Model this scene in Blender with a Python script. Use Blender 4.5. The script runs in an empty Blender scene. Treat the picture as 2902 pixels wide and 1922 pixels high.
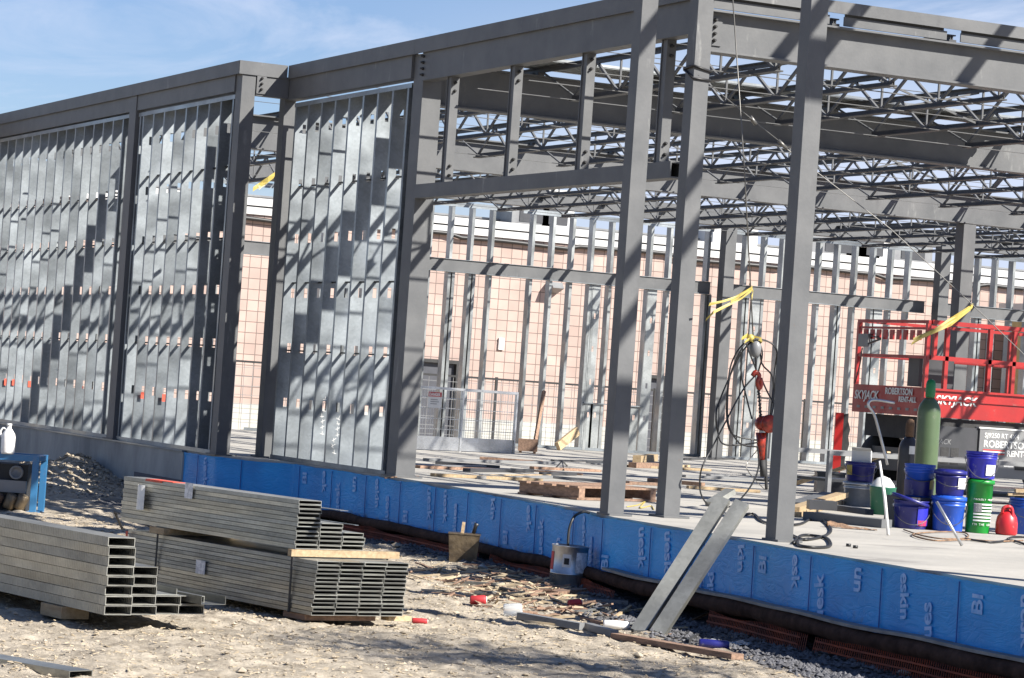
import bpy, math, random
import numpy as np
from mathutils import Vector, Matrix, noise
R = math.radians
S = bpy.context.scene
COL = S.collection
rnd = random.Random(7)

# ------------------------------------------------------------------ camera
W0, H0, F0 = 2902.0, 1922.0, 7988.143
CAM = Vector((19.8476, -10.8016, 0.9296))
yaw, pitch, roll = 0.4411767615, 0.0178703373, 0.0687795467
d_ = Vector((-math.cos(yaw)*math.cos(pitch), math.sin(yaw)*math.cos(pitch), math.sin(pitch)))
r0 = d_.cross(Vector((0, 0, 1))).normalized(); u0 = r0.cross(d_)
r_ = math.cos(roll)*r0 + math.sin(roll)*u0
u_ = -math.sin(roll)*r0 + math.cos(roll)*u0
cd = bpy.data.cameras.new('camera'); cam = bpy.data.objects.new('camera', cd); COL.objects.link(cam)
cd.sensor_width = 36.0; cd.lens = 36.0*F0/W0; cd.clip_start = 0.1; cd.clip_end = 3000
cam.matrix_world = Matrix(((r_.x, u_.x, -d_.x, CAM.x), (r_.y, u_.y, -d_.y, CAM.y), (r_.z, u_.z, -d_.z, CAM.z), (0, 0, 0, 1)))
S.camera = cam

# ------------------------------------------------------------------ light
SUN = Vector((0.654, 0.453, 0.605)).normalized()
EL = math.asin(SUN.z); AZ = math.atan2(SUN.x, SUN.y)
w = bpy.data.worlds.new('World'); S.world = w; w.use_nodes = True
nt = w.node_tree; nt.nodes.clear(); N = nt.nodes.new; L = nt.links.new
sky = N('ShaderNodeTexSky'); sky.sky_type = 'NISHITA'; sky.sun_disc = False
sky.sun_elevation = EL; sky.sun_rotation = AZ; sky.air_density = 1.0; sky.dust_density = 0.25; sky.ozone_density = 3.5
bgn = N('ShaderNodeBackground'); bgn.inputs[1].default_value = 0.05
outw = N('ShaderNodeOutputWorld')
tc = N('ShaderNodeTexCoord'); sep = N('ShaderNodeSeparateXYZ'); L(tc.outputs['Generated'], sep.inputs[0])
ad = N('ShaderNodeMath'); ad.operation = 'ADD'; ad.inputs[1].default_value = 0.06; L(sep.outputs[2], ad.inputs[0])
dx = N('ShaderNodeMath'); dx.operation = 'DIVIDE'; L(sep.outputs[0], dx.inputs[0]); L(ad.outputs[0], dx.inputs[1])
dy = N('ShaderNodeMath'); dy.operation = 'DIVIDE'; L(sep.outputs[1], dy.inputs[0]); L(ad.outputs[0], dy.inputs[1])
cmb = N('ShaderNodeCombineXYZ'); L(dx.outputs[0], cmb.inputs[0]); L(dy.outputs[0], cmb.inputs[1])
mp = N('ShaderNodeMapping'); mp.inputs['Rotation'].default_value = (0, 0, R(25)); mp.inputs['Scale'].default_value = (0.8, 1.9, 1); L(cmb.outputs[0], mp.inputs[0])
nz = N('ShaderNodeTexNoise'); nz.inputs['Scale'].default_value = 0.9; nz.inputs['Detail'].default_value = 8; nz.inputs['Roughness'].default_value = 0.62; nz.inputs['Distortion'].default_value = 0.6; L(mp.outputs[0], nz.inputs[0])
cr = N('ShaderNodeValToRGB'); cr.color_ramp.elements[0].position = 0.49; cr.color_ramp.elements[1].position = 0.78; L(nz.outputs[0], cr.inputs[0])
mxw = N('ShaderNodeMix'); mxw.data_type = 'RGBA'; vd = N('ShaderNodeVectorMath'); vd.operation = 'DOT_PRODUCT'; vd.inputs[1].default_value = (r0.x, r0.y, 0); L(tc.outputs['Generated'], vd.inputs[0])
bank = N('ShaderNodeMapRange'); bank.inputs[1].default_value = -0.06; bank.inputs[2].default_value = 0.05; L(vd.outputs['Value'], bank.inputs[0])
bel = N('ShaderNodeMapRange'); bel.inputs[1].default_value = 0.15; bel.inputs[2].default_value = 0.095; L(sep.outputs[2], bel.inputs[0])
bmul = N('ShaderNodeMath'); bmul.operation = 'MULTIPLY'; L(bank.outputs[0], bmul.inputs[0]); L(bel.outputs[0], bmul.inputs[1])
bmax = N('ShaderNodeMath'); bmax.operation = 'MAXIMUM'; L(cr.outputs[0], bmax.inputs[0]); L(bmul.outputs[0], bmax.inputs[1])
fade = N('ShaderNodeMapRange'); fade.inputs[1].default_value = 0.30; fade.inputs[2].default_value = 0.13; L(sep.outputs[2], fade.inputs[0])
bf = N('ShaderNodeMath'); bf.operation = 'MULTIPLY'; L(bmax.outputs[0], bf.inputs[0]); L(fade.outputs[0], bf.inputs[1]); L(bf.outputs[0], mxw.inputs[0])
tint = N('ShaderNodeMix'); tint.data_type = 'RGBA'; tint.blend_type = 'MULTIPLY'; tint.inputs[0].default_value = 1; tint.inputs[7].default_value = (0.92, 0.93, 1.1, 1); L(sky.outputs[0], tint.inputs[6]); L(tint.outputs[2], mxw.inputs[6]); mxw.inputs[7].default_value = (6.0, 6.8, 8.6, 1)
L(mxw.outputs[2], bgn.inputs[0]); L(bgn.outputs[0], outw.inputs[0])
sl = bpy.data.lights.new('sun', 'SUN'); sl.energy = 5.0; sl.angle = R(0.55); sl.color = (1, 0.955, 0.88)
so = bpy.data.objects.new('sun', sl); COL.objects.link(so); so.rotation_euler = (-SUN).to_track_quat('-Z', 'Y').to_euler(); so.location = (30, 20, 30)
S.view_settings.view_transform = 'Standard'; S.view_settings.look = 'None'; S.view_settings.exposure = 1.2; S.view_settings.gamma = 1
S.render.engine = 'CYCLES'
S.cycles.max_bounces = 6

# ------------------------------------------------------------------ rays from the photo (2368 wide)
def ray(px, py):
    k = 2902/2368
    return d_ + ((px*k - W0/2)*r_ - (py*k - H0/2)*u_)/F0
def hit(px, py, ax, val):
    v = ray(px, py); t = (val - CAM[ax])/v[ax]
    return CAM + v*t
def GX(px, py, X): return hit(px, py, 0, X)
def GY(px, py, Y): return hit(px, py, 1, Y)
def GZ(px, py, z=0.0): return hit(px, py, 2, z)
GR = -0.62

# ------------------------------------------------------------------ materials
MATS = {}
def mat(name, c, rough=0.6, metal=0.0, c2=None, scale=6.0, bump=0.0, bscale=None, stretch=(1, 1, 1), detail=6, lo=0.35, hi=0.65, rvar=0.0, spec=0.5, coat=0.0, trans=0.0):
    m = bpy.data.materials.new(name); m.use_nodes = True; t = m.node_tree; b = t.nodes['Principled BSDF']
    b.inputs['Roughness'].default_value = rough; b.inputs['Metallic'].default_value = metal
    b.inputs['Specular IOR Level'].default_value = spec; b.inputs['Coat Weight'].default_value = coat
    b.inputs['Transmission Weight'].default_value = trans
    b.inputs['Base Color'].default_value = (*c, 1)
    n = t.nodes.new; l = t.links.new
    co = n('ShaderNodeTexCoord'); mpp = n('ShaderNodeMapping'); mpp.inputs['Scale'].default_value = stretch; l(co.outputs['Object'], mpp.inputs[0])
    if c2 is None: c2 = tuple(x*0.8 for x in c)
    nn = n('ShaderNodeTexNoise'); nn.inputs['Scale'].default_value = scale; nn.inputs['Detail'].default_value = detail; nn.inputs['Roughness'].default_value = 0.6; l(mpp.outputs[0], nn.inputs[0])
    rp = n('ShaderNodeValToRGB'); rp.color_ramp.elements[0].position = lo; rp.color_ramp.elements[1].position = hi
    rp.color_ramp.elements[0].color = (*c, 1); rp.color_ramp.elements[1].color = (*c2, 1); l(nn.outputs[0], rp.inputs[0])
    last = rp.outputs[0]
    if rvar:
        oi = n('ShaderNodeObjectInfo'); hv = n('ShaderNodeHueSaturation'); mr = n('ShaderNodeMapRange'); mr.inputs[3].default_value = 1-rvar; mr.inputs[4].default_value = 1+rvar
        l(oi.outputs['Random'], mr.inputs[0]); l(mr.outputs[0], hv.inputs['Value']); l(last, hv.inputs['Color']); last = hv.outputs[0]
    l(last, b.inputs['Base Color'])
    if bump:
        bn = n('ShaderNodeTexNoise'); bn.inputs['Scale'].default_value = bscale or scale*4; bn.inputs['Detail'].default_value = 5; l(mpp.outputs[0], bn.inputs[0])
        bp = n('ShaderNodeBump'); bp.inputs['Strength'].default_value = bump; bp.inputs['Distance'].default_value = 0.02; l(bn.outputs[0], bp.inputs['Height']); l(bp.outputs[0], b.inputs['Normal'])
    MATS[name] = m
    return m
def membranemat():
    m = bpy.data.materials.new('blue_membrane'); m.use_nodes = True; t = m.node_tree; b = t.nodes['Principled BSDF']; n = t.nodes.new; l = t.links.new
    b.inputs['Roughness'].default_value = 0.45; b.inputs['Specular IOR Level'].default_value = 0.4
    co = n('ShaderNodeTexCoord'); sp = n('ShaderNodeSeparateXYZ'); l(co.outputs['Object'], sp.inputs[0])
    n1 = n('ShaderNodeTexNoise'); n1.inputs['Scale'].default_value = 2.2; n1.inputs['Detail'].default_value = 7; l(co.outputs['Object'], n1.inputs[0])
    r1 = n('ShaderNodeValToRGB'); e = r1.color_ramp.elements; e[0].position = .3; e[0].color = (0.007, 0.225, 0.60, 1); e[1].position = .7; e[1].color = (0.010, 0.33, 0.78, 1); l(n1.outputs[0], r1.inputs[0])
    n2 = n('ShaderNodeTexNoise'); n2.inputs['Scale'].default_value = 7; n2.inputs['Detail'].default_value = 9; n2.inputs['Roughness'].default_value = .7; l(co.outputs['Object'], n2.inputs[0])
    ml = n('ShaderNodeMath'); ml.operation = 'MULTIPLY_ADD'; ml.inputs[1].default_value = 0.5; l(n2.outputs[0], ml.inputs[0]); l(sp.outputs[2], ml.inputs[2])
    mk = n('ShaderNodeMapRange'); mk.inputs[1].default_value = 0.235; mk.inputs[2].default_value = 0.13; mk.inputs[3].default_value = 0; mk.inputs[4].default_value = .75; l(ml.outputs[0], mk.inputs[0])
    mx = n('ShaderNodeMix'); mx.data_type = 'RGBA'; l(mk.outputs[0], mx.inputs[0]); l(r1.outputs[0], mx.inputs[6]); mx.inputs[7].default_value = (0.13, 0.13, 0.13, 1)
    sc = n('ShaderNodeMapRange'); sc.inputs[1].default_value = 0.66; sc.inputs[2].default_value = 0.74; sc.inputs[4].default_value = .5; l(n2.outputs[0], sc.inputs[0])
    m2 = n('ShaderNodeMix'); m2.data_type = 'RGBA'; l(sc.outputs[0], m2.inputs[0]); l(mx.outputs[2], m2.inputs[6]); m2.inputs[7].default_value = (0.12, 0.33, 0.62, 1); l(m2.outputs[2], b.inputs['Base Color'])
    mp_ = n('ShaderNodeMapping'); mp_.inputs['Rotation'].default_value = (0, .6, 0); mp_.inputs['Scale'].default_value = (1.5, 1.5, 5); l(co.outputs['Object'], mp_.inputs[0])
    n3 = n('ShaderNodeTexNoise'); n3.inputs['Scale'].default_value = 2.4; n3.inputs['Detail'].default_value = 4; n3.inputs['Distortion'].default_value = 1.6; l(mp_.outputs[0], n3.inputs[0])
    cz = n('ShaderNodeMath'); cz.operation = 'SUBTRACT'; cz.inputs[1].default_value = .5; l(n3.outputs[0], cz.inputs[0]); ab = n('ShaderNodeMath'); ab.operation = 'ABSOLUTE'; l(cz.outputs[0], ab.inputs[0])
    pw = n('ShaderNodeMapRange'); pw.inputs[1].default_value = 0; pw.inputs[2].default_value = .10; l(ab.outputs[0], pw.inputs[0])
    bp = n('ShaderNodeBump'); bp.inputs['Strength'].default_value = .22; bp.inputs['Distance'].default_value = .010; l(pw.outputs[0], bp.inputs['Height']); l(bp.outputs[0], b.inputs['Normal'])
    return m
steel = mat('grey_primer_steel', (0.136, 0.138, 0.140), 0.5, spec=0.2, c2=(0.098, 0.101, 0.105), scale=3.0, bump=0.05, bscale=40, detail=10, lo=0.32, hi=0.7)
joistm = mat('shade_toned_joist_steel', (0.075, 0.077, 0.08), 0.5, spec=0.3, c2=(0.05, 0.052, 0.055), scale=4)  # darker copy of the frame steel, roof shade put into the colour
bolt = mat('black_bolt_steel', (0.05, 0.05, 0.05), 0.45, 0.6)
concrete = mat('slab_concrete', (0.43, 0.405, 0.36), 0.85, c2=(0.27, 0.258, 0.235), scale=0.9, bump=0.25, bscale=30, stretch=(1, 0.5, 1), detail=9, lo=0.3, hi=0.72)
fconc = mat('foundation_concrete', (0.40, 0.39, 0.36), 0.9, c2=(0.22, 0.22, 0.21), scale=1.3, bump=0.3, bscale=20, stretch=(1, 1, 0.5), detail=8, lo=0.38, hi=0.66)
wood = mat('raw_lumber', (0.46, 0.35, 0.21), 0.75, c2=(0.32, 0.225, 0.125), scale=5, bump=0.2, stretch=(1, 8, 8), detail=8, rvar=0.2)
oldwood = mat('weathered_wood', (0.30, 0.19, 0.13), 0.85, c2=(0.16, 0.10, 0.07), scale=6, bump=0.3, stretch=(1, 6, 6), rvar=0.2)
blue_m = membranemat()
blue_t = mat('membrane_lettering', (0.36, 0.54, 0.83), 0.7, c2=(0.13, 0.37, 0.74), scale=16, lo=0.42, hi=0.68)
blue_s = mat('membrane_seam', (0.008, 0.12, 0.42), 0.5)
brown = mat('brown_filter_fabric', (0.075, 0.045, 0.035), 0.95, spec=0.1, c2=(0.035, 0.022, 0.018), scale=9, bump=0.5, bscale=22)
orange_n = mat('orange_mesh_plastic', (0.30, 0.05, 0.012), 0.7, c2=(0.12, 0.022, 0.01), scale=3)
ledge_m = mat('grey_drain_board', (0.27, 0.27, 0.26), 0.8, c2=(0.17, 0.17, 0.17), scale=5)
red_p = mat('red_machine_paint', (0.34, 0.010, 0.008), 0.42, c2=(0.25, 0.009, 0.008), scale=2.5, coat=0.3)
blackm = mat('black_rubber', (0.018, 0.018, 0.019), 0.75, c2=(0.03, 0.03, 0.03), scale=8, bump=0.2)
dkgrey = mat('dark_grey_paint', (0.035, 0.037, 0.04), 0.4, c2=(0.05, 0.05, 0.055), scale=3)
midgrey = mat('grey_machine_paint', (0.20, 0.205, 0.205), 0.4, c2=(0.15, 0.15, 0.155), scale=2.5)
whitep = mat('white_print', (0.66, 0.66, 0.64), 0.6, c2=(0.6, 0.6, 0.58), scale=10)
redprint = mat('red_print', (0.45, 0.03, 0.035), 0.6)
whitewall = mat('white_parapet', (0.50, 0.50, 0.49), 0.6, c2=(0.44, 0.44, 0.44), scale=0.5)
yellowm = mat('yellow_tape', (0.46, 0.38, 0.11), 0.5, c2=(0.40, 0.30, 0.06), scale=9)
cablem = mat('steel_cable', (0.16, 0.155, 0.145), 0.45, 0.7)
blackc = mat('black_cable', (0.014, 0.014, 0.015), 0.5)
orange_h = mat('orange_hoist_paint', (0.36, 0.034, 0.014), 0.3, c2=(0.10, 0.012, 0.008), scale=22)
gbottle = mat('green_cylinder_paint', (0.075, 0.115, 0.052), 0.38, c2=(0.06, 0.095, 0.044), scale=4, coat=0.2)
gcap = mat('green_cap_paint', (0.012, 0.17, 0.05), 0.4)
bbottle = mat('black_cylinder_paint', (0.022, 0.021, 0.024), 0.3, c2=(0.035, 0.033, 0.036), scale=5)
rust = mat('rusty_steel', (0.13, 0.07, 0.035), 0.8, c2=(0.06, 0.04, 0.03), scale=9, bump=0.3)
brass = mat('old_tar_tin', (0.20, 0.15, 0.09), 0.45, 0.5, c2=(0.08, 0.06, 0.04), scale=8, bump=0.3)
pail_b = mat('blue_pail_plastic', (0.016, 0.085, 0.47), 0.38, c2=(0.012, 0.07, 0.40), scale=6)
pail_d = mat('navy_pail_plastic', (0.016, 0.018, 0.17), 0.38, c2=(0.012, 0.014, 0.13), scale=6)
pail_v = mat('violet_blue_pail_plastic', (0.028, 0.03, 0.40), 0.38, c2=(0.022, 0.024, 0.33), scale=6)
pail_g = mat('green_pail_plastic', (0.008, 0.24, 0.03), 0.38, c2=(0.006, 0.19, 0.024), scale=6)
red_can = mat('red_can_plastic', (0.50, 0.018, 0.025), 0.4, c2=(0.40, 0.014, 0.02), scale=6)
tubg = mat('green_tub_plastic', (0.012, 0.12, 0.07), 0.45)
whitepl = mat('white_plastic', (0.80, 0.79, 0.75), 0.45, c2=(0.70, 0.69, 0.66), scale=10)
paper = mat('white_paper', (0.78, 0.77, 0.76), 0.8, c2=(0.55, 0.55, 0.56), scale=30, lo=0.45, hi=0.55)
paleblue = mat('welder_blue_paint', (0.04, 0.16, 0.31), 0.4, c2=(0.035, 0.15, 0.32), scale=5)
doorm = mat('dark_door_paint', (0.055, 0.058, 0.07), 0.5)
clearp = mat('clear_plastic', (0.75, 0.77, 0.76), 0.15, c2=(0.85, 0.86, 0.86), scale=8, trans=0.6)
rag = mat('brown_rag', (0.28, 0.17, 0.10), 0.95, c2=(0.12, 0.075, 0.05), scale=14, bump=0.6)
redtape = mat('orange_red_marking', (0.62, 0.09, 0.05), 0.7)
sidingY = mat('yellow_siding', (0.42, 0.34, 0.17), 0.7)

def wear(m, col, scale, lo, hi, amt, sq=(1, 1, 1), det=8):
    t = m.node_tree; b = t.nodes['Principled BSDF']; n = t.nodes.new; l = t.links.new
    src = b.inputs['Base Color'].links[0].from_socket
    co = n('ShaderNodeTexCoord'); oi = n('ShaderNodeObjectInfo'); ad_ = n('ShaderNodeVectorMath'); ad_.operation = 'ADD'; l(co.outputs['Object'], ad_.inputs[0])
    sc_ = n('ShaderNodeVectorMath'); sc_.operation = 'SCALE'; sc_.inputs['Scale'].default_value = 17; cb_ = n('ShaderNodeCombineXYZ'); l(oi.outputs['Random'], cb_.inputs[0]); l(cb_.outputs[0], sc_.inputs[0]); l(sc_.outputs[0], ad_.inputs[1])
    mp_ = n('ShaderNodeMapping'); mp_.inputs['Scale'].default_value = sq; l(ad_.outputs[0], mp_.inputs[0])
    nn = n('ShaderNodeTexNoise'); nn.inputs['Scale'].default_value = scale; nn.inputs['Detail'].default_value = det; nn.inputs['Roughness'].default_value = .68; l(mp_.outputs[0], nn.inputs[0])
    mr = n('ShaderNodeMapRange'); mr.inputs[1].default_value = lo; mr.inputs[2].default_value = hi; mr.inputs[4].default_value = amt; l(nn.outputs[0], mr.inputs[0])
    mx = n('ShaderNodeMix'); mx.data_type = 'RGBA'; l(mr.outputs[0], mx.inputs[0]); l(src, mx.inputs[6]); mx.inputs[7].default_value = (*col, 1); l(mx.outputs[2], b.inputs['Base Color'])
wear(steel, (0.14, 0.06, 0.025), 9, 0.69, 0.76, .7); wear(steel, (0.30, 0.30, 0.29), 5, 0.62, 0.72, .55, (1, 1, .25)); wear(steel, (0.07, 0.07, 0.075), 2.5, 0.60, 0.75, .5, (1, 1, .4))
for m_ in (pail_b, pail_d, pail_v, pail_g, red_can, tubg): wear(m_, (0.42, 0.41, 0.38), 16, .60, .72, .5, (1, 1, .6)); wear(m_, (0.02, 0.02, 0.02), 8, .66, .72, .5)
for m_ in (red_p, gbottle, midgrey, paleblue): wear(m_, (0.25, 0.22, 0.19), 10, .60, .74, .55)
wear(concrete, (0.16, 0.15, 0.14), 1.3, .58, .66, .6, (1, .35, 1)); wear(concrete, (0.52, 0.50, 0.46), 6, .6, .7, .5); wear(fconc, (0.42, 0.41, 0.38), 3, .58, .7, .5, (1, 1, .35))
def galv(name, base, rough, rvar=0.12, ribs=0.0, metal=0.85):
    m = bpy.data.materials.new(name); m.use_nodes = True; t = m.node_tree; b = t.nodes['Principled BSDF']; n = t.nodes.new; l = t.links.new
    b.inputs['Metallic'].default_value = metal
    co = n('ShaderNodeTexCoord'); oi = n('ShaderNodeObjectInfo')
    addv = n('ShaderNodeVectorMath'); addv.operation = 'ADD'; l(co.outputs['Object'], addv.inputs[0])
    sc = n('ShaderNodeVectorMath'); sc.operation = 'SCALE'; cb = n('ShaderNodeCombineXYZ'); l(oi.outputs['Random'], cb.inputs[0]); l(oi.outputs['Random'], cb.inputs[2]); l(cb.outputs[0], sc.inputs[0]); sc.inputs['Scale'].default_value = 60; l(sc.outputs[0], addv.inputs[1])
    v = n('ShaderNodeTexVoronoi'); v.inputs['Scale'].default_value = 42; l(addv.outputs[0], v.inputs[0])
    nn = n('ShaderNodeTexNoise'); nn.inputs['Scale'].default_value = 2.6; nn.inputs['Detail'].default_value = 5; l(addv.outputs[0], nn.inputs[0])
    # long blotches of patina along the length of the sheet
    mpz = n('ShaderNodeMapping'); mpz.inputs['Scale'].default_value = (0.3, 0.3, 1.1); l(addv.outputs[0], mpz.inputs[0])
    n2 = n('ShaderNodeTexNoise'); n2.inputs['Scale'].default_value = 1.7; n2.inputs['Detail'].default_value = 2; l(mpz.outputs[0], n2.inputs[0])
    rp = n('ShaderNodeMapRange'); rp.inputs[1].default_value = 0.35; rp.inputs[2].default_value = 0.65; rp.inputs[3].default_value = 0.78; rp.inputs[4].default_value = 1.16; l(nn.outputs[0], rp.inputs[0])
    rv = n('ShaderNodeMapRange'); rv.inputs[3].default_value = 0.9; rv.inputs[4].default_value = 1.1; l(v.outputs['Color'], rv.inputs[0])
    ro = n('ShaderNodeMapRange'); ro.inputs[3].default_value = 1-rvar; ro.inputs[4].default_value = 1+rvar; l(oi.outputs['Random'], ro.inputs[0])
    mm = n('ShaderNodeMath'); mm.operation = 'MULTIPLY'; l(rp.outputs[0], mm.inputs[0]); l(rv.outputs[0], mm.inputs[1])
    m2 = n('ShaderNodeMath'); m2.operation = 'MULTIPLY'; l(mm.outputs[0], m2.inputs[0]); l(ro.outputs[0], m2.inputs[1])
    hs = n('ShaderNodeHueSaturation'); hs.inputs['Color'].default_value = (*base, 1); l(m2.outputs[0], hs.inputs['Value']); l(hs.outputs[0], b.inputs['Base Color'])
    rr = n('ShaderNodeMapRange'); rr.inputs[1].default_value = 0.4; rr.inputs[2].default_value = 0.6; rr.inputs[3].default_value = rough*0.75; rr.inputs[4].default_value = rough*1.3; l(n2.outputs[0], rr.inputs[0]); l(rr.outputs[0], b.inputs['Roughness'])
    bp = n('ShaderNodeBump'); bp.inputs['Strength'].default_value = 0.12; bp.inputs['Distance'].default_value = 0.02; l(nn.outputs[0], bp.inputs['Height']); l(bp.outputs[0], b.inputs['Normal'])
    if ribs:
        wv = n('ShaderNodeTexWave'); wv.bands_direction = 'X'; wv.inputs['Scale'].default_value = ribs; wv.inputs['Distortion'].default_value = 0; l(co.outputs['Object'], wv.inputs[0])
        b2 = n('ShaderNodeBump'); b2.inputs['Strength'].default_value = 0.55; b2.inputs['Distance'].default_value = 0.01; l(wv.outputs[0], b2.inputs['Height']); l(bp.outputs[0], b2.inputs['Normal']); l(b2.outputs[0], b.inputs['Normal'])
    return m
galvw = galv('galvanised_stud_sheet', (0.225, 0.248, 0.265), 0.42, 0.16, metal=0.6)
galvf = galv('galvanised_far_stud', (0.28, 0.295, 0.295), 0.4, 0.15, metal=0.7)
galvb = galv('galvanised_bundle', (0.33, 0.33, 0.30), 0.42, 0.12, metal=0.7)
galvr = galv('galvanised_knurled_bundle', (0.33, 0.325, 0.29), 0.42, 0.10, ribs=14, metal=0.7)
galvp = galv('galvanised_pail_tin', (0.50, 0.51, 0.52), 0.33, 0.05)

def brickmat():
    m = bpy.data.materials.new('pink_block'); m.use_nodes = True; t = m.node_tree; b = t.nodes['Principled BSDF']; n = t.nodes.new; l = t.links.new
    b.inputs['Roughness'].default_value = 0.9
    co = n('ShaderNodeTexCoord'); sp = n('ShaderNodeSeparateXYZ'); l(co.outputs['Object'], sp.inputs[0]); cb = n('ShaderNodeCombineXYZ'); l(sp.outputs[1], cb.inputs[0]); l(sp.outputs[2], cb.inputs[1])
    br = n('ShaderNodeTexBrick'); br.inputs['Scale'].default_value = 1.0; br.inputs['Brick Width'].default_value = 0.315; br.inputs['Row Height'].default_value = 0.285
    br.inputs['Mortar Size'].default_value = 0.011; br.inputs['Mortar Smooth'].default_value = 0.1; br.inputs['Color1'].default_value = (0.42, 0.315, 0.275, 1); br.inputs['Color2'].default_value = (0.36, 0.27, 0.235, 1); br.inputs['Mortar'].default_value = (0.15, 0.115, 0.10, 1)
    br.inputs['Bias'].default_value = 0.0; br.offset = 0.0; l(cb.outputs[0], br.inputs[0])
    nn = n('ShaderNodeTexNoise'); nn.inputs['Scale'].default_value = 1.2; nn.inputs['Detail'].default_value = 7; l(co.outputs['Object'], nn.inputs[0])
    mr = n('ShaderNodeMapRange'); mr.inputs[1].default_value = 0.3; mr.inputs[2].default_value = 0.7; mr.inputs[3].default_value = 0.86; mr.inputs[4].default_value = 1.1; l(nn.outputs[0], mr.inputs[0])
    # pale painted base course
    gt = n('ShaderNodeMath'); gt.operation = 'LESS_THAN'; gt.inputs[1].default_value = 0.70; l(sp.outputs[2], gt.inputs[0])
    mx = n('ShaderNodeMix'); mx.data_type = 'RGBA'; l(gt.outputs[0], mx.inputs[0]); l(br.outputs[0], mx.inputs[6])
    br2 = n('ShaderNodeTexBrick'); br2.inputs['Scale'].default_value = 1.0; br2.offset = 0.0; br2.inputs['Brick Width'].default_value = 0.315; br2.inputs['Row Height'].default_value = 0.285; br2.inputs['Mortar Size'].default_value = 0.011
    br2.inputs['Color1'].default_value = (0.42, 0.415, 0.385, 1); br2.inputs['Color2'].default_value = (0.38, 0.375, 0.345, 1); br2.inputs['Mortar'].default_value = (0.25, 0.25, 0.22, 1); l(cb.outputs[0], br2.inputs[0]); l(br2.outputs[0], mx.inputs[7])
    hs = n('ShaderNodeHueSaturation'); l(mx.outputs[2], hs.inputs['Color']); l(mr.outputs[0], hs.inputs['Value']); l(hs.outputs[0], b.inputs['Base Color'])
    return m
pinkblock = brickmat()

def groundmat():
    m = bpy.data.materials.new('dry_dirt'); m.use_nodes = True; t = m.node_tree; b = t.nodes['Principled BSDF']; n = t.nodes.new; l = t.links.new
    b.inputs['Roughness'].default_value = 0.95; b.inputs['Specular IOR Level'].default_value = 0.2
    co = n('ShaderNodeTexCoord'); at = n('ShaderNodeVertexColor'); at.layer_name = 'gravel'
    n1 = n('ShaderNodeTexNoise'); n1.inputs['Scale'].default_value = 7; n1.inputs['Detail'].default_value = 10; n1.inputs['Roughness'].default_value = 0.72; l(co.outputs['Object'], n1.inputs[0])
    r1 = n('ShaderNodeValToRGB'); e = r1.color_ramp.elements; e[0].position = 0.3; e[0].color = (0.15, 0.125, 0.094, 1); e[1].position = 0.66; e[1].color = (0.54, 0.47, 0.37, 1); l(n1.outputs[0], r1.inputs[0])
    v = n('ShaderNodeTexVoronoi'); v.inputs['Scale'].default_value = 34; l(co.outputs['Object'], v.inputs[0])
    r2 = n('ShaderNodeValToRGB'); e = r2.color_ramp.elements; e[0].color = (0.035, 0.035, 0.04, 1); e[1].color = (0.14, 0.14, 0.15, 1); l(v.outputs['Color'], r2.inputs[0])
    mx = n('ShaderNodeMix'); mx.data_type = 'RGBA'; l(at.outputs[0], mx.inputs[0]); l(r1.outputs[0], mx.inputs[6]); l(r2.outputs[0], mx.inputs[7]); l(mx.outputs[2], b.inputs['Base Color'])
    n2 = n('ShaderNodeTexNoise'); n2.inputs['Scale'].default_value = 30; n2.inputs['Detail'].default_value = 8; n2.inputs['Roughness'].default_value = 0.75; l(co.outputs['Object'], n2.inputs[0])
    bp = n('ShaderNodeBump'); bp.inputs['Strength'].default_value = 0.7; bp.inputs['Distance'].default_value = 0.03; l(n2.outputs[0], bp.inputs['Height']); l(bp.outputs[0], b.inputs['Normal'])
    return m
dirt = groundmat()
clodm = mat('dirt_clod', (0.45, 0.385, 0.30), 0.95, c2=(0.25, 0.21, 0.155), scale=9, spec=0.1)
strawm = mat('straw_chip', (0.55, 0.46, 0.33), 0.9, c2=(0.33, 0.26, 0.17), scale=5, spec=0.1)
gravm = mat('gravel_stone', (0.12, 0.12, 0.13), 0.85, c2=(0.055, 0.055, 0.06), scale=14)

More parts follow.
